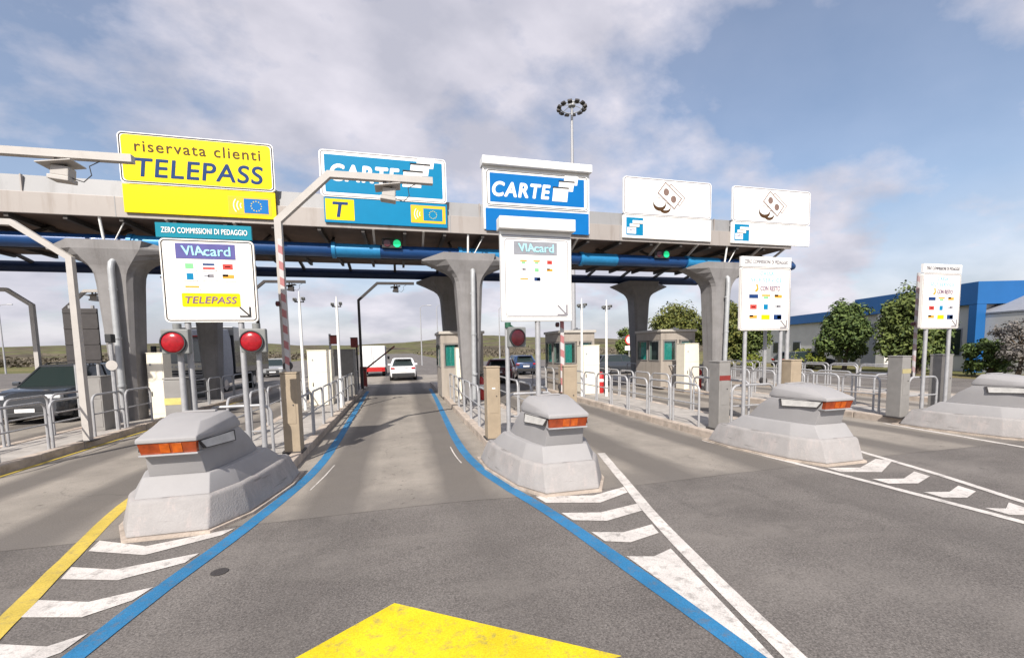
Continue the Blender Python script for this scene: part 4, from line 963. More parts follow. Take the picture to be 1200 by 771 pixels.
# ------------------------------------------------------------------ gantries with antennas
def gantry(label, x, y, dirx, mt, zc=4.62, zt=5.55, run=0.95, arm=2.9, cam_at=2.0, sq=0.065):
    s = thing('antenna_gantry', label, 'gantry', (x, y, E_)); k = dirx; o = -E_
    mb = MB(); mb.tube([(0, 0, 0), (0, 0, zc+o), (k*run, 0, zt+o), (k*arm, 0, zt+o+0.02)], sq, square=True); mb.build('mast', M[mt], s)
    mb = MB(); mb.box(0, 0, 0.012, 0.3, 0.3, 0.024, 0.004); mb.build('base_plate', M['dark_metal'], s)
    a = thing('antenna_unit', None, None); a.parent = s; a.location = (k*cam_at, 0, zt+o-0.1)
    for key in ('label', 'category'):
        if key in a: del a[key]
    mt2 = 'dark_metal' if mt == 'dark_metal' else 'cream_metal'
    mb = MB(); mb.box(0, 0, -0.06, 0.50, 0.40, 0.02, 0.004, Matrix.Rotation(R(-9), 3, 'Y')); mb.build('rain_shield', M[mt2], a)
    mb = MB(); mb.box(0.02, 0, -0.18, 0.26, 0.20, 0.17, 0.02, Matrix.Rotation(R(6), 3, 'Y')); mb.build('antenna', M[mt2], a)
    mb = MB(); mb.box(0.0, 0.0, -0.30, 0.30, 0.24, 0.07, 0.01, Matrix.Rotation(R(6), 3, 'Y')); mb.build('antenna_face', M[mt2], a)
    mb = MB(); mb.tube([(-.05, 0, 0.06), (-.05, 0, -.06)], 0.035, 8); mb.tube([(.07, 0, 0.06), (.07, 0, -.1)], 0.02, 8); mb.build('clamp', M['dark_metal'], a)
    mb = MB(); mb.tube([(.10, 0, -.26), (.30, .0, -.32), (.42, 0, -.2), (.40, 0, -.05), (.55, 0, .04)], 0.009, 6); mb.build('cable', M['plastic'], a)
    return s
gantry('cream antenna gantry reaching over the middle lane from beside the tan post', -2.17, 9.35, 1, 'cream_metal', arm=2.95, cam_at=2.05)
gantry('cream antenna arm crossing the yellow sign from beyond the left edge', -7.42, 9.3, 1, 'cream_metal', zc=4.6, zt=5.52, arm=3.0, cam_at=1.95)
gantry('cream antenna gantry on the left edge island, bent away to the left', -7.12, 12.1, -1, 'cream_metal', zc=4.32, zt=5.05, run=0.98, arm=3.2, cam_at=2.3)
gantry('cream gantry far left, seen small behind the dark car', -12.35, 18.9, -1, 'cream_metal', zc=3.93, zt=4.45, run=0.66, arm=2.6, cam_at=1.9)
gantry('dark antenna gantry at the far end of the middle lane', -1.97, 23.6, 1, 'dark_metal', zc=4.71, zt=5.58, arm=2.8, cam_at=1.85)
gantry('dark antenna gantry seen behind the raised striped arm', -6.70, 23.8, 1, 'dark_metal', zc=5.25, zt=5.6, run=0.4, arm=2.25, cam_at=1.55)
gantry('pale small antenna gantry seen left of the leftmost flared column', -14.2, 23.5, 1, 'cream_metal', zc=4.2, zt=5.0, run=0.8, arm=1.6, cam_at=1.1)

# ------------------------------------------------------------------ slim poles with cameras
def camera_pole(label, x, y, zt):
    s = thing('camera_pole', label, 'camera pole', (x, y, E_)); h = zt-E_
    mb = MB(); mb.tube([(0, 0, 0), (0, 0, h*0.45), (0, 0, h-.10), (0, 0, h+.30)], [0.055, 0.05, 0.042, 0.015], 10); mb.build('pole', M['white_metal'], s)
    for sx, nm in ((-1, 0), (1, 1)):
        mb = MB(); mb.box(sx*.13, -.04, h+.02+.03*nm, .10, .22, .10, .015, None); c_ = mb.build('camera', M['head_grey'], s)
        mb = MB(); mb.disc((sx*.13, -.15, h+.02+.03*nm), (0, -1, 0), .035, .02, 12); mb.build('lens', M['plastic'], c_)
    mb = MB(); mb.tube([(-.15, 0, h-.05), (.15, 0, h-.05)], 0.02, 6); mb.tube([(-.13, -.04, h-.05), (-.13, -.04, h)], .015, 6); mb.tube([(.13, -.04, h-.05), (.13, -.04, h)], .015, 6); mb.build('crossbar', M['plastic'], s)
camera_pole('white camera pole just right of the raised striped arm', -3.22, 16.0, 3.85)
camera_pole('white camera pole between the cream cabinet and the dark gantry', -2.08, 16.2, 3.72)
camera_pole('white camera pole in front of the middle right booth', 6.98, 16.0, 3.72)
camera_pole('white camera pole between middle right booth and dark rear column', 7.85, 15.6, 3.62)
s = thing('camera_pole', 'short grey pole with white disc in front of leftmost column', 'camera pole', (-7.32, 13.6, E_))
mb = MB(); mb.tube([(0, 0, 0), (0, 0, 2.35)], .05, 8); mb.build('pole', M['steel'], s)
mb = MB(); mb.box(0, 0, 2.42, .14, .2, .22, .02); mb.build('camera', M['plastic'], s)
mb = MB(); mb.disc((0.02, -.06, 1.72), (0, -1, 0), .13, .02, 20); mb.build('disc', M['cream_metal'], s)

# ------------------------------------------------------------------ booths, cabinets, extinguishers
def window(parent, x0, x1, z0, z1, y, curtain=True, axis='Y', side=1):
    """framed window in a booth wall: dark recess, curtain, glass; y is the wall plane, side the way it faces"""
    def bx(mb, a0, a1, d0, d1, q0, q1):
        lo, hi = min(y+side*d0, y+side*d1), max(y+side*d0, y+side*d1)
        if axis == 'Y': mb.span(a0, a1, lo, hi, q0, q1)
        else: mb.span(lo, hi, a0, a1, q0, q1)
    mb = MB()
    for a0, a1, q0, q1 in ((x0-.05, x0, z0-.05, z1+.05), (x1, x1+.05, z0-.05, z1+.05), (x0, x1, z1, z1+.05), (x0, x1, z0-.05, z0)): bx(mb, a0, a1, -0.10, 0.025, q0, q1)
    wn = mb.build('window', M['cabinet_grey'], parent)
    mb = MB(); bx(mb, x0+.001, x1-.001, -0.004, 0.004, z0+.001, z1-.001); mb.build('pane', M['pane'], wn)
    if curtain:
        mb = MB(); n = 36; wfrac = 0.78
        top = []; c0, c1 = x0+.01, x0+.01+(x1-x0-.02)*wfrac
        vt = []; vb = []
        for i in range(n+1):
            a = c0+(c1-c0)*i/n; dd = y+side*(-0.07+0.014*math.sin(i*1.25))
            p = (a, dd) if axis == 'Y' else (dd, a)
            vt.append(mb.bm.verts.new((p[0], p[1], z1-.01))); vb.append(mb.bm.verts.new((p[0], p[1], z0+.01)))
        for i in range(n): mb.bm.faces.new((vt[i], vt[i+1], vb[i+1], vb[i]))
        mb.build('curtain', M['curtain'], wn, smooth=True)
def booth(label, x0, x1, y0=18.1, y1=20.3):
    s = thing('toll_booth', label, 'toll booth', ((x0+x1)/2, y0, E_)); h = (x1-x0)/2; D = y1-y0
    mb = MB()
    def wallset(z0, z1): mb.span(-h, h, 0, D, z0, z1)
    mb.span(-h, h, 0, D, 0, 1.22); mb.build('wall', M['booth'], s)
    mb = MB(); mb.span(-h, h, 0, D, 2.22, 2.60, .01); mb.build('header_wall', M['booth'], s)
    mb = MB()
    for x_, y_ in ((-h+.06, .06), (h-.06, .06), (-h+.06, D-.06), (h-.06, D-.06), (0, .06), (0, D-.06)): mb.span(x_-.058, x_+.058, y_-.058, y_+.058, 1.221, 2.219)
    mb.build('corner_post', M['booth'], s)
    mb = MB(); mb.span(-h+.2, h-.2, .2, D-.2, 1.222, 2.218); mb.build('interior', M['booth_dark'], s)
    mb = MB(); mb.span(-h-.06, h+.06, -.08, D+.06, 2.602, 2.72, .02); mb.build('roof', M['booth_roof'], s)
    mb = MB(); mb.box(h*.35, D*.35, 2.76, .3, .3, .08, .01); mb.tube([(h*.35, D*.35, 2.8), (h*.35, D*.35, 2.86)], .05, 8); mb.build('roof_vent', M['white_metal'], s)
    for x_ in (-h/2, h/2): window(s, x_-h/2+.17, x_+h/2-.17, 1.28, 2.16, 0.0, True, 'Y', -1)
    for sd in (-1, 1):
        window(s, .18, D*.42, 1.28, 2.16, sd*h, False, 'X', sd); window(s, D*.55, D-.18, 1.28, 2.16, sd*h, True, 'X', sd)
    mb = MB(); mb.box(-.15, -.01, 1.02, .12, .02, .05); mb.build('nameplate', M['sign_white'], s)
    return s
booth('beige toll booth with teal curtains behind the middle flared column', 1.62, 3.40)
booth('beige toll booth with teal curtains left of the dark rear column', 6.92, 8.52)
booth('beige toll booth with teal curtains right of the dark rear column', 11.92, 13.78)
def cabinet(label, x, y, w_, d_, h_, mt='cabinet', rz=0):
    s = thing('payment_cabinet', label, 'cabinet', (x, y, E_), rz)
    mb = MB(); mb.box(0, 0, h_/2, w_, d_, h_, .015); mb.build('body', M[mt], s)
    mb = MB(); mb.box(0, 0, h_+.012, w_+.03, d_+.03, .024, .006); mb.build('lid', M[mt], s)
    mb = MB(); mb.box(0, -d_/2-.004, h_*.32, w_-.06, .008, h_*.5, .002); d1 = mb.build('lower_door', M[mt], s)
    mb = MB(); mb.box(-w_*.3, -d_/2-.014, h_*.38, .03, .012, .14, .003); mb.build('handle', M['plastic'], d1)
    mb = MB(); mb.box(0, -d_/2-.004, h_*.78, w_-.06, .008, h_*.36, .002); d2 = mb.build('upper_door', M[mt], s)
    mb = MB(); mb.box(-w_*.28, -d_/2-.012, h_*.83, .05, .008, .07); mb.build('lock', M['card_grey'], d2)
    return s
cabinet('cream cabinet standing left of the middle lane beside the camera poles', -2.92, 17.6, .82, .6, 2.02)
cabinet('tall grey cabinet just left of the middle lane by the dark gantry', -2.42, 20.8, .80, 1.2, 2.05, 'cabinet_grey')
cabinet('cream cabinet partly hidden behind the middle flared column', 2.42, 17.3, .62, .5, 2.02)
cabinet('cream cabinet in front of the booth left of dark rear column', 7.68, 16.95, .76, .6, 2.02)
cabinet('cream cabinet in front of the booth right of dark rear column', 12.5, 16.9, .76, .6, 2.02)
cabinet('cream cabinet just right of the right flared column', 13.62, 16.5, .5, .5, 1.68)
cabinet('cream cabinet left of the glowing red lights behind the hoop rails', -7.36, 15.95, .44, .5, 2.02)
cabinet('brown-grey cabinet in front of the leftmost flared column', -7.85, 13.9, .42, .5, 1.42, 'post_grey')
def extinguisher(label, x, y):
    s = thing('fire_extinguisher', label, 'fire extinguisher', (x, y, E_))
    mb = MB(); mb.tube([(0, 0, .0), (0, 0, .04), (0, 0, .78), (0, 0, .86), (0, 0, .90)], [.12, .13, .13, .08, .035], 16); mb.build('cylinder', M['red'], s)
    mb = MB(); mb.tube([(0, 0, .9), (0, 0, .97)], .03, 8); mb.box(.03, 0, .985, .16, .025, .03, .004); mb.build('valve', M['plastic'], s)
    mb = MB(); mb.tube([(.03, 0, .95), (.16, -.02, .9), (.17, -.02, .5)], .014, 6); mb.build('hose', M['plastic'], s)
    mb = MB(); n = 12; mb.loft([[(.1315*math.cos(R(-150+120*i/n)), .1315*math.sin(R(-150+120*i/n)), z) for i in range(n+1)] for z in (.48, .60)], False, False); mb.build('label', M['sign_white'], s)
extinguisher('red fire extinguisher just right of the middle flared column', 2.98, 16.5)
extinguisher('red fire extinguisher standing right of the cream cabinet before the middle right booth', 8.24, 16.9)
extinguisher('red fire extinguisher standing beside the cream cabinet before the right booth', 13.05, 16.85)
extinguisher('red and white extinguisher standing in front of the leftmost flared column', -8.4, 14.6)
# far-end barrier of the middle lane
s = thing('lane_barrier', 'raised dark red barrier arm at the far end of the middle lane', 'barrier', (-2.05, 25.6, E_))
mb = MB(); mb.box(0, 0, .55, .34, .4, 1.1, .015); mb.build('housing', M['label_red'], s)
mb = MB(); mb.tube([(0.1, -.22, .95), (1.75, -.22, 2.22)], .045, square=True); mb.build('arm', M['dark_stripe'], s)
mb = MB(); mb.disc((.1, -.2, .95), (0, -1, 0), .08, .06, 12); mb.build('pivot', M['dark_metal'], s)
s = thing('traffic_light', 'dark back of a small signal on the far dark gantry', 'traffic light', (-2.0, 23.35, E_))
mb = MB(); mb.tube([(-.15, 0.05, 0), (-.15, 0.05, 2.5)], .045, 8); mb.build('pole', M['dark_metal'], s)
mb = MB(); mb.box(-.25, 0, 2.42, .34, .2, .5, .02); mb.build('head', M['label_red'], s)
mb = MB(); mb.box(-.25, -.14, 2.66, .36, .14, .02); mb.build('visor', M['plastic'], s)
s = thing('traffic_light', 'dark back of a small signal above the cream cabinet', 'traffic light', (-2.75, 19.2, E_))
mb = MB(); mb.tube([(-.05, 0.05, 0), (-.05, 0.05, 2.7)], .045, 8); mb.build('pole', M['steel'], s)
mb = MB(); mb.box(.15, 0, 2.45, .34, .2, .34, .02); mb.build('head', M['label_red'], s)
mb = MB(); mb.box(.15, -.14, 2.63, .36, .14, .02); mb.build('visor', M['plastic'], s)

# ------------------------------------------------------------------ vehicles
def sec(hw, z0, z1, y, r_=0.10, tuck=0.0):
    """rounded box section of a body at station y"""
    t = tuck
    return [(-hw+t, y, z0), (hw-t, y, z0), (hw, y, z0+r_*1.6), (hw, y, z1-r_), (hw-r_*0.8, y, z1), (-hw+r_*0.8, y, z1), (-hw, y, z1-r_), (-hw, y, z0+r_*1.6)]
def make_car(label, loc, rz, paint, L_=4.35, W=1.84, H=1.62, suv=True, rails=False, plate_txt=True):
    """front looks along -Y of the Empty"""
    s = thing('parked_car' if False else 'car', label, 'car', loc, rz)
    hw = W/2; f_, b_ = -L_/2, L_/2; belt = H*0.64
    mb = MB()
    st = [(f_, hw*.80, .34, belt*.74, .10), (f_+.10, hw*.90, .26, belt*.80, .11), (f_+.45, hw*.97, .22, belt*.90, .12), (f_+1.15, hw, .22, belt*.98, .09),
          (0, hw, .22, belt, .07), (b_-.75, hw*.99, .22, belt*1.03, .08), (b_-.18, hw*.96, .25, belt*1.02, .10), (b_-.04, hw*.91, .30, belt*.98, .12), (b_, hw*.86, .40, belt*.90, .12)]
    mb.loft([sec(w_, z0, z1, y, r_, .06) for y, w_, z0, z1, r_ in st]); mb.build('body', M[paint], s, smooth=True)
    # cabin: glasshouse under a painted roof
    mb = MB(); wb = hw*.90; wt = hw*.70; zr = H-.07
    ya, yb_, yc, yd = f_+1.05, f_+1.78, b_-.62, b_-.16
    base = [(-wb, ya, belt*.97), (wb, ya, belt*.97), (wb*1.02, 0, belt*.99), (wb*.96, yd, belt), (-wb*.96, yd, belt), (-wb*1.02, 0, belt*.99)]
    top = [(-wt, yb_, zr), (wt, yb_, zr), (wt*1.03, .1, zr+.02), (wt*.96, yc, zr-.02), (-wt*.96, yc, zr-.02), (-wt*1.03, .1, zr+.02)]
    mb.loft([base, top]); mb.build('glasshouse', M['dark_glass'], s)
    mb = MB()
    lo = [(x*1.03, y+(-.03 if y < 0 else .05 if y > 1 else 0), z-.01) for x, y, z in top]
    hi = [(x*.90, y*(.96), H if abs(y) < 1 else H-.02) for x, y, z in top]
    mb.loft([lo, [(x*1.0, y, z+.035) for x, y, z in lo], hi]); mb.build('roof', M[paint], s)
    for sx in (-1, 1):
        for p_, q_, r_ in (((sx*wb*.985, ya+.02, belt*.97), (sx*wt*1.0, yb_, zr), .04), ((sx*wb*1.025, .08, belt), (sx*wt*1.035, .14, zr), .04),
                           ((sx*wb*.965, yd-.03, belt), (sx*wt*.965, yc, zr-.01), .085), ((sx*wb*1.0, yd-.62, belt), (sx*wt*1.0, yc-.42, zr), .045)):
            mb = MB(); mb.tube([p_, q_], r_, 6); mb.build('window_pillar', M[paint], s)
    for sx in (-1, 1):
        for y in (f_+.86, b_-.82):
            mb = MB(); mb.tube([(sx*(hw-.20), y, .33), (sx*(hw+.005), y, .33)], .33, 24); mb.build('wheel_arch', M['plastic'], s, smooth=False)
            mb = MB(); mb.tube([(sx*(hw-.22), y, .325), (sx*(hw-.20), y, .325), (sx*(hw+.0), y, .325), (sx*(hw+.02), y, .325)], [.28, .32, .32, .28], 24); wl = mb.build('wheel', M['tyre'], s)
            mb = MB(); mb.disc((sx*(hw+.015), y, .325), (sx, 0, 0), .20, .012, 18); mb.build('rim', M['rim'], wl)
        mb = MB(); mb.box(sx*(hw+.08), f_+1.30, belt+.06, .20, .11, .14, .04); mb.tube([(sx*(hw-.06), f_+1.30, belt+.01), (sx*(hw+.06), f_+1.30, belt+.03)], .02, 6); mb.build('mirror', M[paint], s)
        mb = MB(); mb.box(sx*hw*.73, f_+.06, belt*.74, hw*.42, .16, .13, .03, None); mb.build('headlight', M['headlamp'], s)
        mb = MB(); mb.box(sx*hw*.76, b_-.03, belt*.88, hw*.30, .14, .11, .03); mb.build('tail_light', M['tail'], s)
    mb = MB(); mb.box(0, f_+.02, .52, hw*1.1, .12, .22, .03); mb.build('grille', M['plastic'], s)
    mb = MB(); mb.box(0, b_-.05, .42, W*.84, .26, .26, .05); mb.build('bumper', M['plastic'], s)
    mb = MB(); mb.box(0, f_+.06, .34, W*.86, .26, .16, .04); mb.build('bumper', M['plastic'], s)
    mb = MB(); mb.box(0, b_+.012, .70, .50, .03, .11); mb.build('number_plate', M['sign_white'], s)
    mb = MB(); mb.box(0, f_-.045, .46, .50, .03, .12); mb.build('number_plate', M['sign_white'], s)
    mb = MB(); mb.box(0, b_-.42, H-.01, W*.60, .30, .035, .01); mb.build('spoiler', M[paint], s)
    mb = MB(); mb.box(0, b_+.005, belt*.88, W*.36, .03, .04, .01); mb.build('tailgate_trim', M['rim'], s)
    if rails:
        mb = MB()
        for sx in (-1, 1): mb.tube([(sx*wt*.93, yb_+.1, H-.03), (sx*wt*.93, yb_+.25, H+.05), (sx*wt*.93, yc-.2, H+.05), (sx*wt*.93, yc-.05, H-.03)], .022, 6)
        for y in (-.1, .9): mb.tube([(-wt*.93, y, H+.05), (wt*.93, y, H+.05)], .02, 6)
        mb.build('roof_rack', M['plastic'], s)
    return s
make_car('white hatchback SUV driving away beyond the middle lane', (0.14, 33.4, 0.0), PI, 'car_white', 4.35, 1.84, 1.58)
make_car('dark grey people carrier with roof rack at the left edge', (-11.38, 19.1, 0.0), R(0), 'car_dark', 4.7, 1.95, 1.86, rails=True)
make_car('dark blue car passing behind the dark red traffic light', (9.6, 35.0, 0.0), PI, 'car_blue', 4.3, 1.8, 1.55)
make_car('maroon car beyond the lane right of the middle booth', (6.4, 27.5, 0.0), R(160), 'car_maroon', 4.2, 1.78, 1.48)
make_car('dark car seen low behind the dark rear column', (16.6, 31.0, 0.0), R(90), 'car_dark', 4.3, 1.8, 1.5)
make_car('dark car parked low in front of the white and blue building', (31.5, 28.0, 0.0), R(75), 'car_dark', 4.2, 1.78, 1.45)
make_car('silver car far off between the dark column and the striped arm', (-11.2, 44.0, 0.0), R(8), 'car_silver', 4.3, 1.8, 1.6)
# white box van ahead of the SUV
s = thing('box_van', 'white box van with red lower rear, left of the white SUV', 'van', (-2.25, 37.5, 0.0))
mb = MB(); mb.span(-1.0, 1.0, 0, 3.7, .78, 2.55, .03); mb.build('cargo_box', M['car_white'], s)
mb = MB(); mb.span(-1.005, -.985, .05, 3.65, .80, 2.5); mb.span(1.002, 1.012, .1, 3.6, .85, 2.48); mb.build('side_panel', M['building_grey'], s)
mb = MB(); mb.span(-.95, -.01, -.012, -.001, .84, 2.50); mb.span(.01, .95, -.012, -.001, .84, 2.50); mb.build('rear_door', M['car_white'], s)
mb = MB(); mb.tube([(-.06, -.03, .9), (-.06, -.03, 2.45)], .015, 6); mb.tube([(.06, -.03, .9), (.06, -.03, 2.45)], .015, 6); mb.build('door_rod', M['steel'], s)
mb = MB(); mb.span(-.96, .96, -.05, .05, .42, .775, .02); mb.build('rear_bumper', M['red'], s)
mb = MB(); mb.span(-.9, .9, .3, 5.4, .45, .777); mb.build('chassis', M['plastic'], s)
mb = MB(); mb.loft([[(-.95, 3.8, .5), (.95, 3.8, .5), (.95, 3.8, 2.0), (-.95, 3.8, 2.0)], [(-.95, 4.9, .5), (.95, 4.9, .5), (.9, 4.7, 2.0), (-.9, 4.7, 2.0)], [(-.93, 5.5, .5), (.93, 5.5, .5), (.9, 5.4, 1.2), (-.9, 5.4, 1.2)]]); mb.build('cab', M['car_white'], s)
for sx in (-1, 1):
    for y in (.9, 4.6):
        mb = MB(); mb.tube([(sx*.70, y, .36), (sx*.72, y, .36), (sx*.93, y, .36), (sx*.95, y, .36)], [.3, .36, .36, .3], 20); wl = mb.build('wheel', M['tyre'], s)
        mb = MB(); mb.disc((sx*.952, y, .36), (sx, 0, 0), .2, .01, 14); mb.build('rim', M['rim'], wl)
    mb = MB(); mb.box(sx*.8, -.06, .62, .22, .03, .12); mb.build('tail_light', M['tail'], s)
    mb = MB(); mb.box(sx*1.15, 4.8, 1.5, .2, .1, .3, .03); mb.build('mirror', M['plastic'], s)
# truck facing the camera on the left
s = thing('truck', 'grey truck with red sun visor facing us behind the two red lights', 'truck', (-10.1, 24.6, 0.0))
mb = MB(); mb.loft([[(-1.22, 0, .55), (1.22, 0, .55), (1.22, 2.1, .55), (-1.22, 2.1, .55)], [(-1.24, -.04, 1.7), (1.24, -.04, 1.7), (1.24, 2.1, 1.7), (-1.24, 2.1, 1.7)], [(-1.2, .1, 2.9), (1.2, .1, 2.9), (1.2, 2.1, 2.9), (-1.2, 2.1, 2.9)], [(-1.05, .45, 3.35), (1.05, .45, 3.35), (1.1, 2.1, 3.45), (-1.1, 2.1, 3.45)]])
bevel_mesh(mb, .05); mb.build('cab', M['building_grey'], s)
mb = MB(); mb.loft([[(-1.08, -.065, 1.75), (1.08, -.065, 1.75), (1.08, .0, 1.75), (-1.08, .0, 1.75)], [(-1.04, .055, 2.78), (1.04, .055, 2.78), (1.04, .15, 2.78), (-1.04, .15, 2.78)]]); mb.build('windscreen', M['dark_glass'], s)
mb = MB(); mb.box(0, -.06, 1.52, 2.2, .06, .34, .02); fp = mb.build('front_panel', M['cabinet'], s)
mb = MB()
for k in range(7): mb.box(-.72+.24*k, -.093, 1.53, .16, .008, .09)
mb.build('badge_bar', M['rim'], fp)
mb = MB(); mb.box(0, -.03, .98, 1.7, .06, .68, .02); gl = mb.build('grille', M['plastic'], s)
mb = MB()
for k in range(5): mb.box(0, -.075, .72+.13*k, 1.6, .03, .045, .008)
mb.build('grille_slat', M['rim'], gl)
mb = MB(); mb.box(0, -.08, .45, 2.44, .3, .34, .05); mb.build('bumper', M['cabinet_grey'], s)
for sx in (-1, 1):
    mb = MB(); mb.box(sx*1.0, -.05, .86, .34, .1, .26, .04); mb.build('headlight', M['headlamp'], s)
    mb = MB(); mb.box(sx*1.42, -.02, 2.25, .2, .16, .62, .04); mb.tube([(sx*1.2, .1, 2.5), (sx*1.42, 0, 2.5)], .02, 6); mb.build('mirror', M['plastic'], s)
    for y in (1.0, 5.5):
        mb = MB(); mb.tube([(sx*.85, y, .5), (sx*.88, y, .5), (sx*1.18, y, .5), (sx*1.21, y, .5)], [.42, .5, .5, .42], 22); wl = mb.build('wheel', M['tyre'], s)
        mb = MB(); mb.disc((sx*1.212, y, .5), (sx, 0, 0), .28, .012, 16); mb.build('rim', M['rim'], wl)
mb = MB(); mb.span(-1.25, 1.25, 2.4, 8.6, 1.05, 3.6, .03); mb.build('trailer_box', M['car_dark'], s)
mb = MB(); mb.span(-.5, .5, 1.0, 8.4, .6, 1.04); mb.build('chassis', M['plastic'], s)
mb = MB(); mb.box(0, .2, 3.02, 2.1, .35, .06, .02); mb.build('sun_visor', M['red'], s)

# dark sign back left of the leftmost column
s = thing('notice_board', 'dark backed notice board on steel posts at the left', 'notice board', (-9.9, 17.0, E_))
mb = MB(); mb.span(-.46, .46, 0, .06, 1.75, 3.5, .01); mb.build('board', M['dark_metal'], s)
mb = MB()
for k in range(4): mb.span(-.45, .45, -.02, -.001, 1.85+.5*k, 1.90+.5*k)
mb.build('stiffener', M['dark_metal'], s)
for x_ in (-.3, .3):
    mb = MB(); mb.tube([(x_, .1, 0), (x_, .1, 3.6)], .05, 8); mb.build('leg', M['steel'], s)
# ------------------------------------------------------------------ high mast and lamp posts
s = thing('high_mast', 'tall floodlight mast with a ring of lamps above the canopy', 'light mast', (19.9, 48.0, 0))
mb = MB(); mb.tube([(0, 0, 0), (0, 0, 10), (0, 0, 29.6)], [.34, .27, .13], 14); mb.build('mast', M['steel'], s)
mb = MB(); n = 40
mb.tube([(1.25*math.cos(2*PI*i/n), 1.25*math.sin(2*PI*i/n), 29.2) for i in range(n+1)], .06, 6)
for k in range(6): mb.tube([(0, 0, 29.55), (1.25*math.cos(PI*k/3), 1.25*math.sin(PI*k/3), 29.2)], .04, 6)
mb.disc((0, 0, 29.3), (0, 0, 1), .4, .45, 16); mb.build('ring', M['pipe'], s)
for k in range(12):
    a = 2*PI*k/12
    mb = MB(); mb.box(0, 0, 0, .50, .42, .24, .05, Matrix.Rotation(R(18), 3, 'X')); fl = mb.build('floodlight', M['dark_metal'], s)
    fl.location = (1.5*math.cos(a), 1.5*math.sin(a), 29.1); fl.rotation_euler = (0, 0, a-PI/2)
def lamp_post(label, x, y, h):
    s = thing('lamp_post', label, 'lamp post', (x, y, 0))
    mb = MB(); mb.tube([(0, 0, 0), (0, 0, h*.5), (0, 0, h)], [.1, .08, .055], 8); mb.build('pole', M['steel'], s)
    mb = MB(); mb.tube([(0, 0, h-.05), (.25, 0, h+.25), (1.0, 0, h+.35)], .04, 6); mb.build('arm', M['steel'], s)
    mb = MB(); mb.box(1.25, 0, h+.34, .6, .22, .12, .04); mb.build('lamp_head', M['lamp_white'], s)
for i, (x, y, h, lab) in enumerate(((2.9, 62, 8, 'slim far lamp post just right of the white SUV'), (5.5, 66, 8.5, 'slim far lamp post left of the middle booth'), (13.2, 58, 7.5, 'slim far lamp post right of the middle flared column'),
                                   (-52, 74, 9, 'slim far lamp post at the left above the dark people carrier'), (21.5, 56, 8, 'slim far lamp post behind the booth left of dark rear column'))): lamp_post(lab, x, y, h)
s = thing('road_sign', 'far red and white round sign behind the dark rear column', 'road sign', (20.4, 36.0, 0))
mb = MB(); mb.tube([(0, 0, 0), (0, 0, 3.2)], .04, 8); mb.build('pole', M['steel'], s)
mb = MB(); mb.disc((0, -.05, 2.7), (0, -1, 0), .45, .02, 24); mb.build('rim', M['print_red'], s)
mb = MB(); mb.disc((0, -.071, 2.7), (0, -1, 0), .32, .006, 24); mb.build('face', M['sign_white'], s)
mb = MB(); mb.span(-.45, .45, -.06, -.03, 1.75, 2.15); mb.build('plate', M['sign_white'], s)

# ------------------------------------------------------------------ service building on the right
b = thing('service_building', 'long white service building with deep blue roof band', 'building', (36.75, 19.8, 0), -math.atan2(0.289, 0.957))
# local x runs away from the road, local y along the facade
mb = MB(); mb.span(0.0, 18, 0.55, 10.6, -.1, 4.4); mb.build('wall', M['building_white'], b)
mb = MB(); mb.span(0.6, 18, 10.61, 32, -.1, 4.2); mb.build('rear_wall', M['building_white'], b)
mb = MB(); mb.span(-.45, 18.4, 0, 10.7, 4.402, 5.85, .02); mb.build('roof_band', M['building_blue'], b)
mb = MB(); mb.span(.2, 18.4, 10.72, 32.4, 4.202, 5.15, .02); mb.build('low_roof_band', M['building_blue'], b)
mb = MB(); mb.span(-.44, .15, .02, .53, -.1, 4.40); mb.build('corner_post', M['building_blue'], b)
mb = MB(); mb.span(-.35, .0, 7.3, 8.2, -.1, 4.40); mb.build('pier', M['building_white'], b)
mb = MB(); mb.span(-.012, .06, 8.3, 10.3, .2, 3.6); mb.build('recess_panel', M['building_grey'], b)
for y0_, y1_, z0_, z1_ in ((13.4, 14.3, 0.1, 2.4), (16.2, 17.4, 1.0, 2.2), (20, 21.2, 1.0, 2.2), (24, 25.2, 1.0, 2.2)):
    mb = MB(); mb.span(.53, .62, y0_-.08, y1_+.08, z0_-.08, z1_+.08); fr = mb.build('door' if z0_ < .5 else 'window', M['building_grey'], b)
    mb = MB(); mb.span(.51, .528, y0_, y1_, z0_, z1_); mb.build('pane', M['dark_glass'], fr)
for y0_, y1_ in ((1.4, 3.0), (4.0, 5.6)):
    mb = MB(); mb.span(-.03, .04, y0_-.08, y1_+.08, 1.0, 2.9); fr = mb.build('window', M['building_grey'], b)
    mb = MB(); mb.span(-.05, -.031, y0_, y1_, 1.08, 2.82); mb.build('pane', M['dark_glass'], fr)
mb = MB(); mb.prism([(.16, -.1), (14, -.1), (14, 5.55), (3.2, 5.1), (.16, 3.7)], -3.2, .52); mb.build('front_wing', M['building_white'], b)
mb = MB(); mb.prism([(.12, 3.74), (3.2, 5.14), (14.1, 5.59), (14.1, 5.69), (3.2, 5.24), (.12, 3.84)], -3.3, .515); mb.build('wing_roof_edge', M['building_grey'], b)

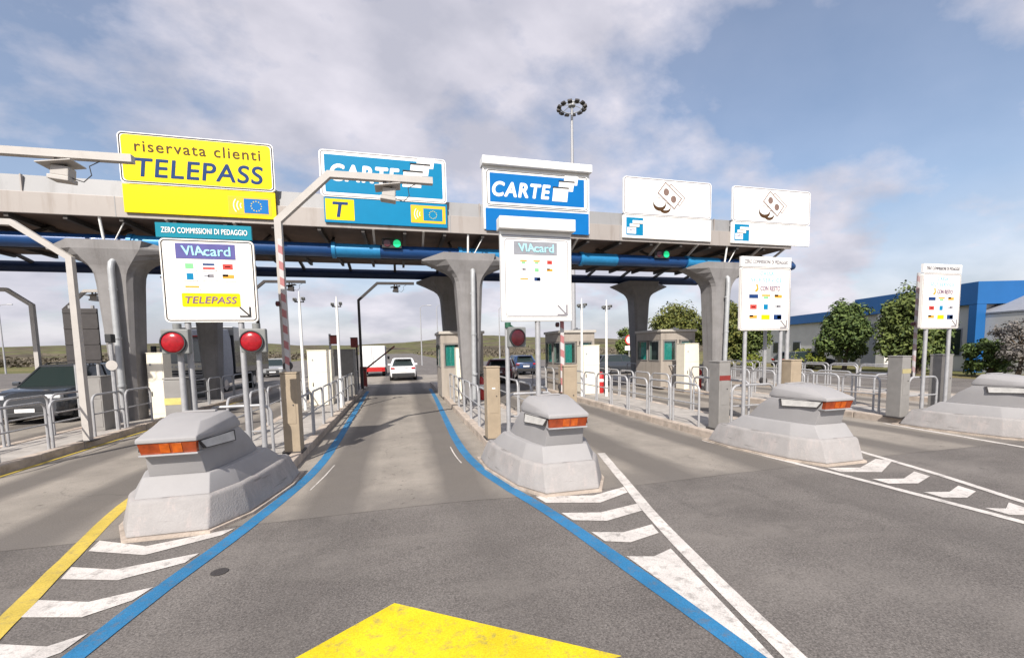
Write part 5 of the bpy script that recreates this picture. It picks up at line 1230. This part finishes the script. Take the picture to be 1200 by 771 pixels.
# ------------------------------------------------------------------ trees and shrubs
def crown_mesh(mb, centre, rx, ry, rz_, n, leaf, seed):
    """leaf-sized faces gathered in sprays all through an uneven crown"""
    rnd = random.Random(seed); c = Vector(centre)
    cl = []
    nc = max(14, n//70)
    while len(cl) < nc:
        v = Vector((rnd.uniform(-1, 1), rnd.uniform(-1, 1), rnd.uniform(-1, 1)))
        l = v.length
        if l > 1 or l < .25: continue
        k = 0.78 + 0.42*noise.noise(v*1.7+Vector((seed, 0, 0)))
        if rnd.random() < (l**1.2): cl.append((Vector((v.x*rx*k, v.y*ry*k, v.z*rz_*k)), rnd.uniform(.55, 1.25)))
    per = n//nc
    for p, s_ in cl:
        sr = 0.26*(rx+rz_)/2*s_
        for _ in range(per):
            d_ = Vector((rnd.gauss(0, 1), rnd.gauss(0, 1), rnd.gauss(0, .75))).normalized()*sr*(rnd.random()**.5)
            q = c+p+d_; nrm = (d_+Vector((rnd.uniform(-.6, .6), rnd.uniform(-.6, .6), rnd.uniform(0, .9)))*sr).normalized()
            a = nrm.orthogonal().normalized(); a = (Matrix.Rotation(rnd.uniform(0, 2*PI), 3, nrm) @ a); bb = nrm.cross(a)
            l1, l2 = leaf*rnd.uniform(.6, 1.3), leaf*rnd.uniform(.35, .7)
            mb.bm.faces.new([mb.bm.verts.new(x_) for x_ in (q-a*l1, q-bb*l2+nrm*leaf*.1, q+a*l1, q+bb*l2+nrm*leaf*.1)])
    return cl
def tree(label, x, y, h, rx, rz_, n, leaf, mt, seed, trunk_h=None, name='broadleaf_tree', ry=None, group=None):
    s = thing(name, label, 'tree', (x, y, -.02), 0, group); rnd = random.Random(seed)
    cz = h-rz_
    mb = MB(); cl = crown_mesh(mb, (0, 0, cz), rx, ry or rx, rz_, int(n*1.7), leaf, seed); 
    me_name = mb.build('crown', M[mt], s, smooth=False)
    mb = MB(); tr = .05*rx+.06
    top = Vector((rnd.uniform(-.2, .2), rnd.uniform(-.2, .2), cz+rz_*.4))
    mid = Vector((rnd.uniform(-.15, .15), rnd.uniform(-.15, .15), max(.6, cz-rz_*.75)))
    mb.tube([(0, 0, -.1), (0, 0, .12), mid, (mid+top)/2, top], [tr*1.5, tr*1.1, tr*.85, tr*.5, tr*.15], 9)
    for p, s_ in cl[:16]:
        st = mid+(top-mid)*rnd.uniform(0, .7); e = Vector((p.x, p.y, p.z+cz))*1.0
        mb.tube([st, (st+e)/2+Vector((0, 0, .12*rx)), e], [tr*.42, tr*.28, tr*.08], 6)
    mb.build('trunk', M['bark'], s); return s
tree('large round olive tree behind the right booth, left of the flared column', 26.8, 38.0, 6.9, 2.9, 3.0, 7000, .16, 'leaf_c', 3)
tree('bushy autumn tree between right flared column and the cream sign', 29.6, 35.0, 6.4, 2.4, 2.9, 6000, .16, 'leaf_c', 5)
tree('bushy tree just right of the cream sign on the fourth island', 31.3, 33.5, 5.9, 1.9, 2.7, 5000, .15, 'leaf_a', 8)
tree('rounded dark green tree before the white facade of the building', 32.7, 25.6, 5.5, 1.8, 2.45, 7500, .14, 'leaf_b', 12)
tree('tall dark tree behind the last cream sign, close to the blue corner', 31.0, 20.3, 5.7, 1.75, 2.75, 8500, .13, 'leaf_a', 15)
tree('dark green tree against the blue corner post of the building', 32.2, 20.4, 5.0, 1.7, 2.35, 6000, .13, 'leaf_b', 19)
tree('small tree seen between the two right booths', 23.4, 42.0, 4.2, 1.1, 1.9, 1800, .15, 'leaf_a', 23)
tree('dark green shrub at right, left of the grey dry shrub', 32.6, 17.2, 2.3, 1.25, 1.15, 3000, .10, 'leaf_b', 27, name='shrub')
tree('grey dry shrub at the right edge before the white wing', 31.6, 15.5, 3.6, 1.1, 1.7, 1500, .085, 'leaf_grey', 29, name='shrub')
tree('yellow-green bush below the far end of the building', 31.6, 27.8, 1.75, 1.5, .85, 3000, .09, 'leaf_y', 33, name='shrub')
tree('low yellow-green bush beside the fourth island sign', 28.6, 30.2, 1.3, 1.1, .65, 2000, .09, 'leaf_y', 37, name='shrub')

# ------------------------------------------------------------------ hills and far woods
def hills(name, y0, y1, h_fun, mt, x0=-1500, x1=1500, nx=150, ny=16):
    mb = MB(); rows = []
    for j in range(ny+1):
        t = j/ny; y = y0+(y1-y0)*t; row = []
        for i in range(nx+1):
            x = x0+(x1-x0)*i/nx
            row.append(mb.bm.verts.new((x, y, -.4+h_fun(x)*(1-(1-min(1, t*1.25))**2)*(0.86+.28*noise.noise(Vector((x*.006, y*.006, 3)))))))
        rows.append(row)
    for j in range(ny):
        for i in range(nx): mb.bm.faces.new((rows[j][i], rows[j][i+1], rows[j+1][i+1], rows[j+1][i]))
    return struct(mb.build(name, mt, smooth=True))
hills('hills', 330, 1300, lambda x: 22+14*noise.noise(Vector((x*.003, .4, 0)))+5*noise.noise(Vector((x*.012, 2, 0)))+8*math.exp(-((x-240)/170)**2), M['hill'])
mb = MB(); rnd = random.Random(44)
for k in range(1500):
    y = rnd.uniform(110, 420); x = y*rnd.uniform(-1.6, .95)
    if -30 < x < 14: continue
    rr = rnd.uniform(1.5, 4.6); hh = rnd.uniform(.5, 1.9)
    for _ in range(46):
        q = Vector((x+rnd.gauss(0, rr), y+rnd.gauss(0, rr), abs(rnd.gauss(0, hh*.6))))
        a = Vector((rnd.uniform(-1, 1), rnd.uniform(-1, 1), rnd.uniform(-1, 1))).normalized(); bb = a.orthogonal().normalized(); l = rnd.uniform(.2, .6)
        mb.bm.faces.new([mb.bm.verts.new(p) for p in (q-a*l, q-bb*l*.7, q+a*l, q+bb*l*.7)])
tag(mb.build('far_scrub', M['leaf_far'], smooth=False), 'far brown and green scrub lining the horizon beyond the plaza', 'scrub', None, 'stuff')
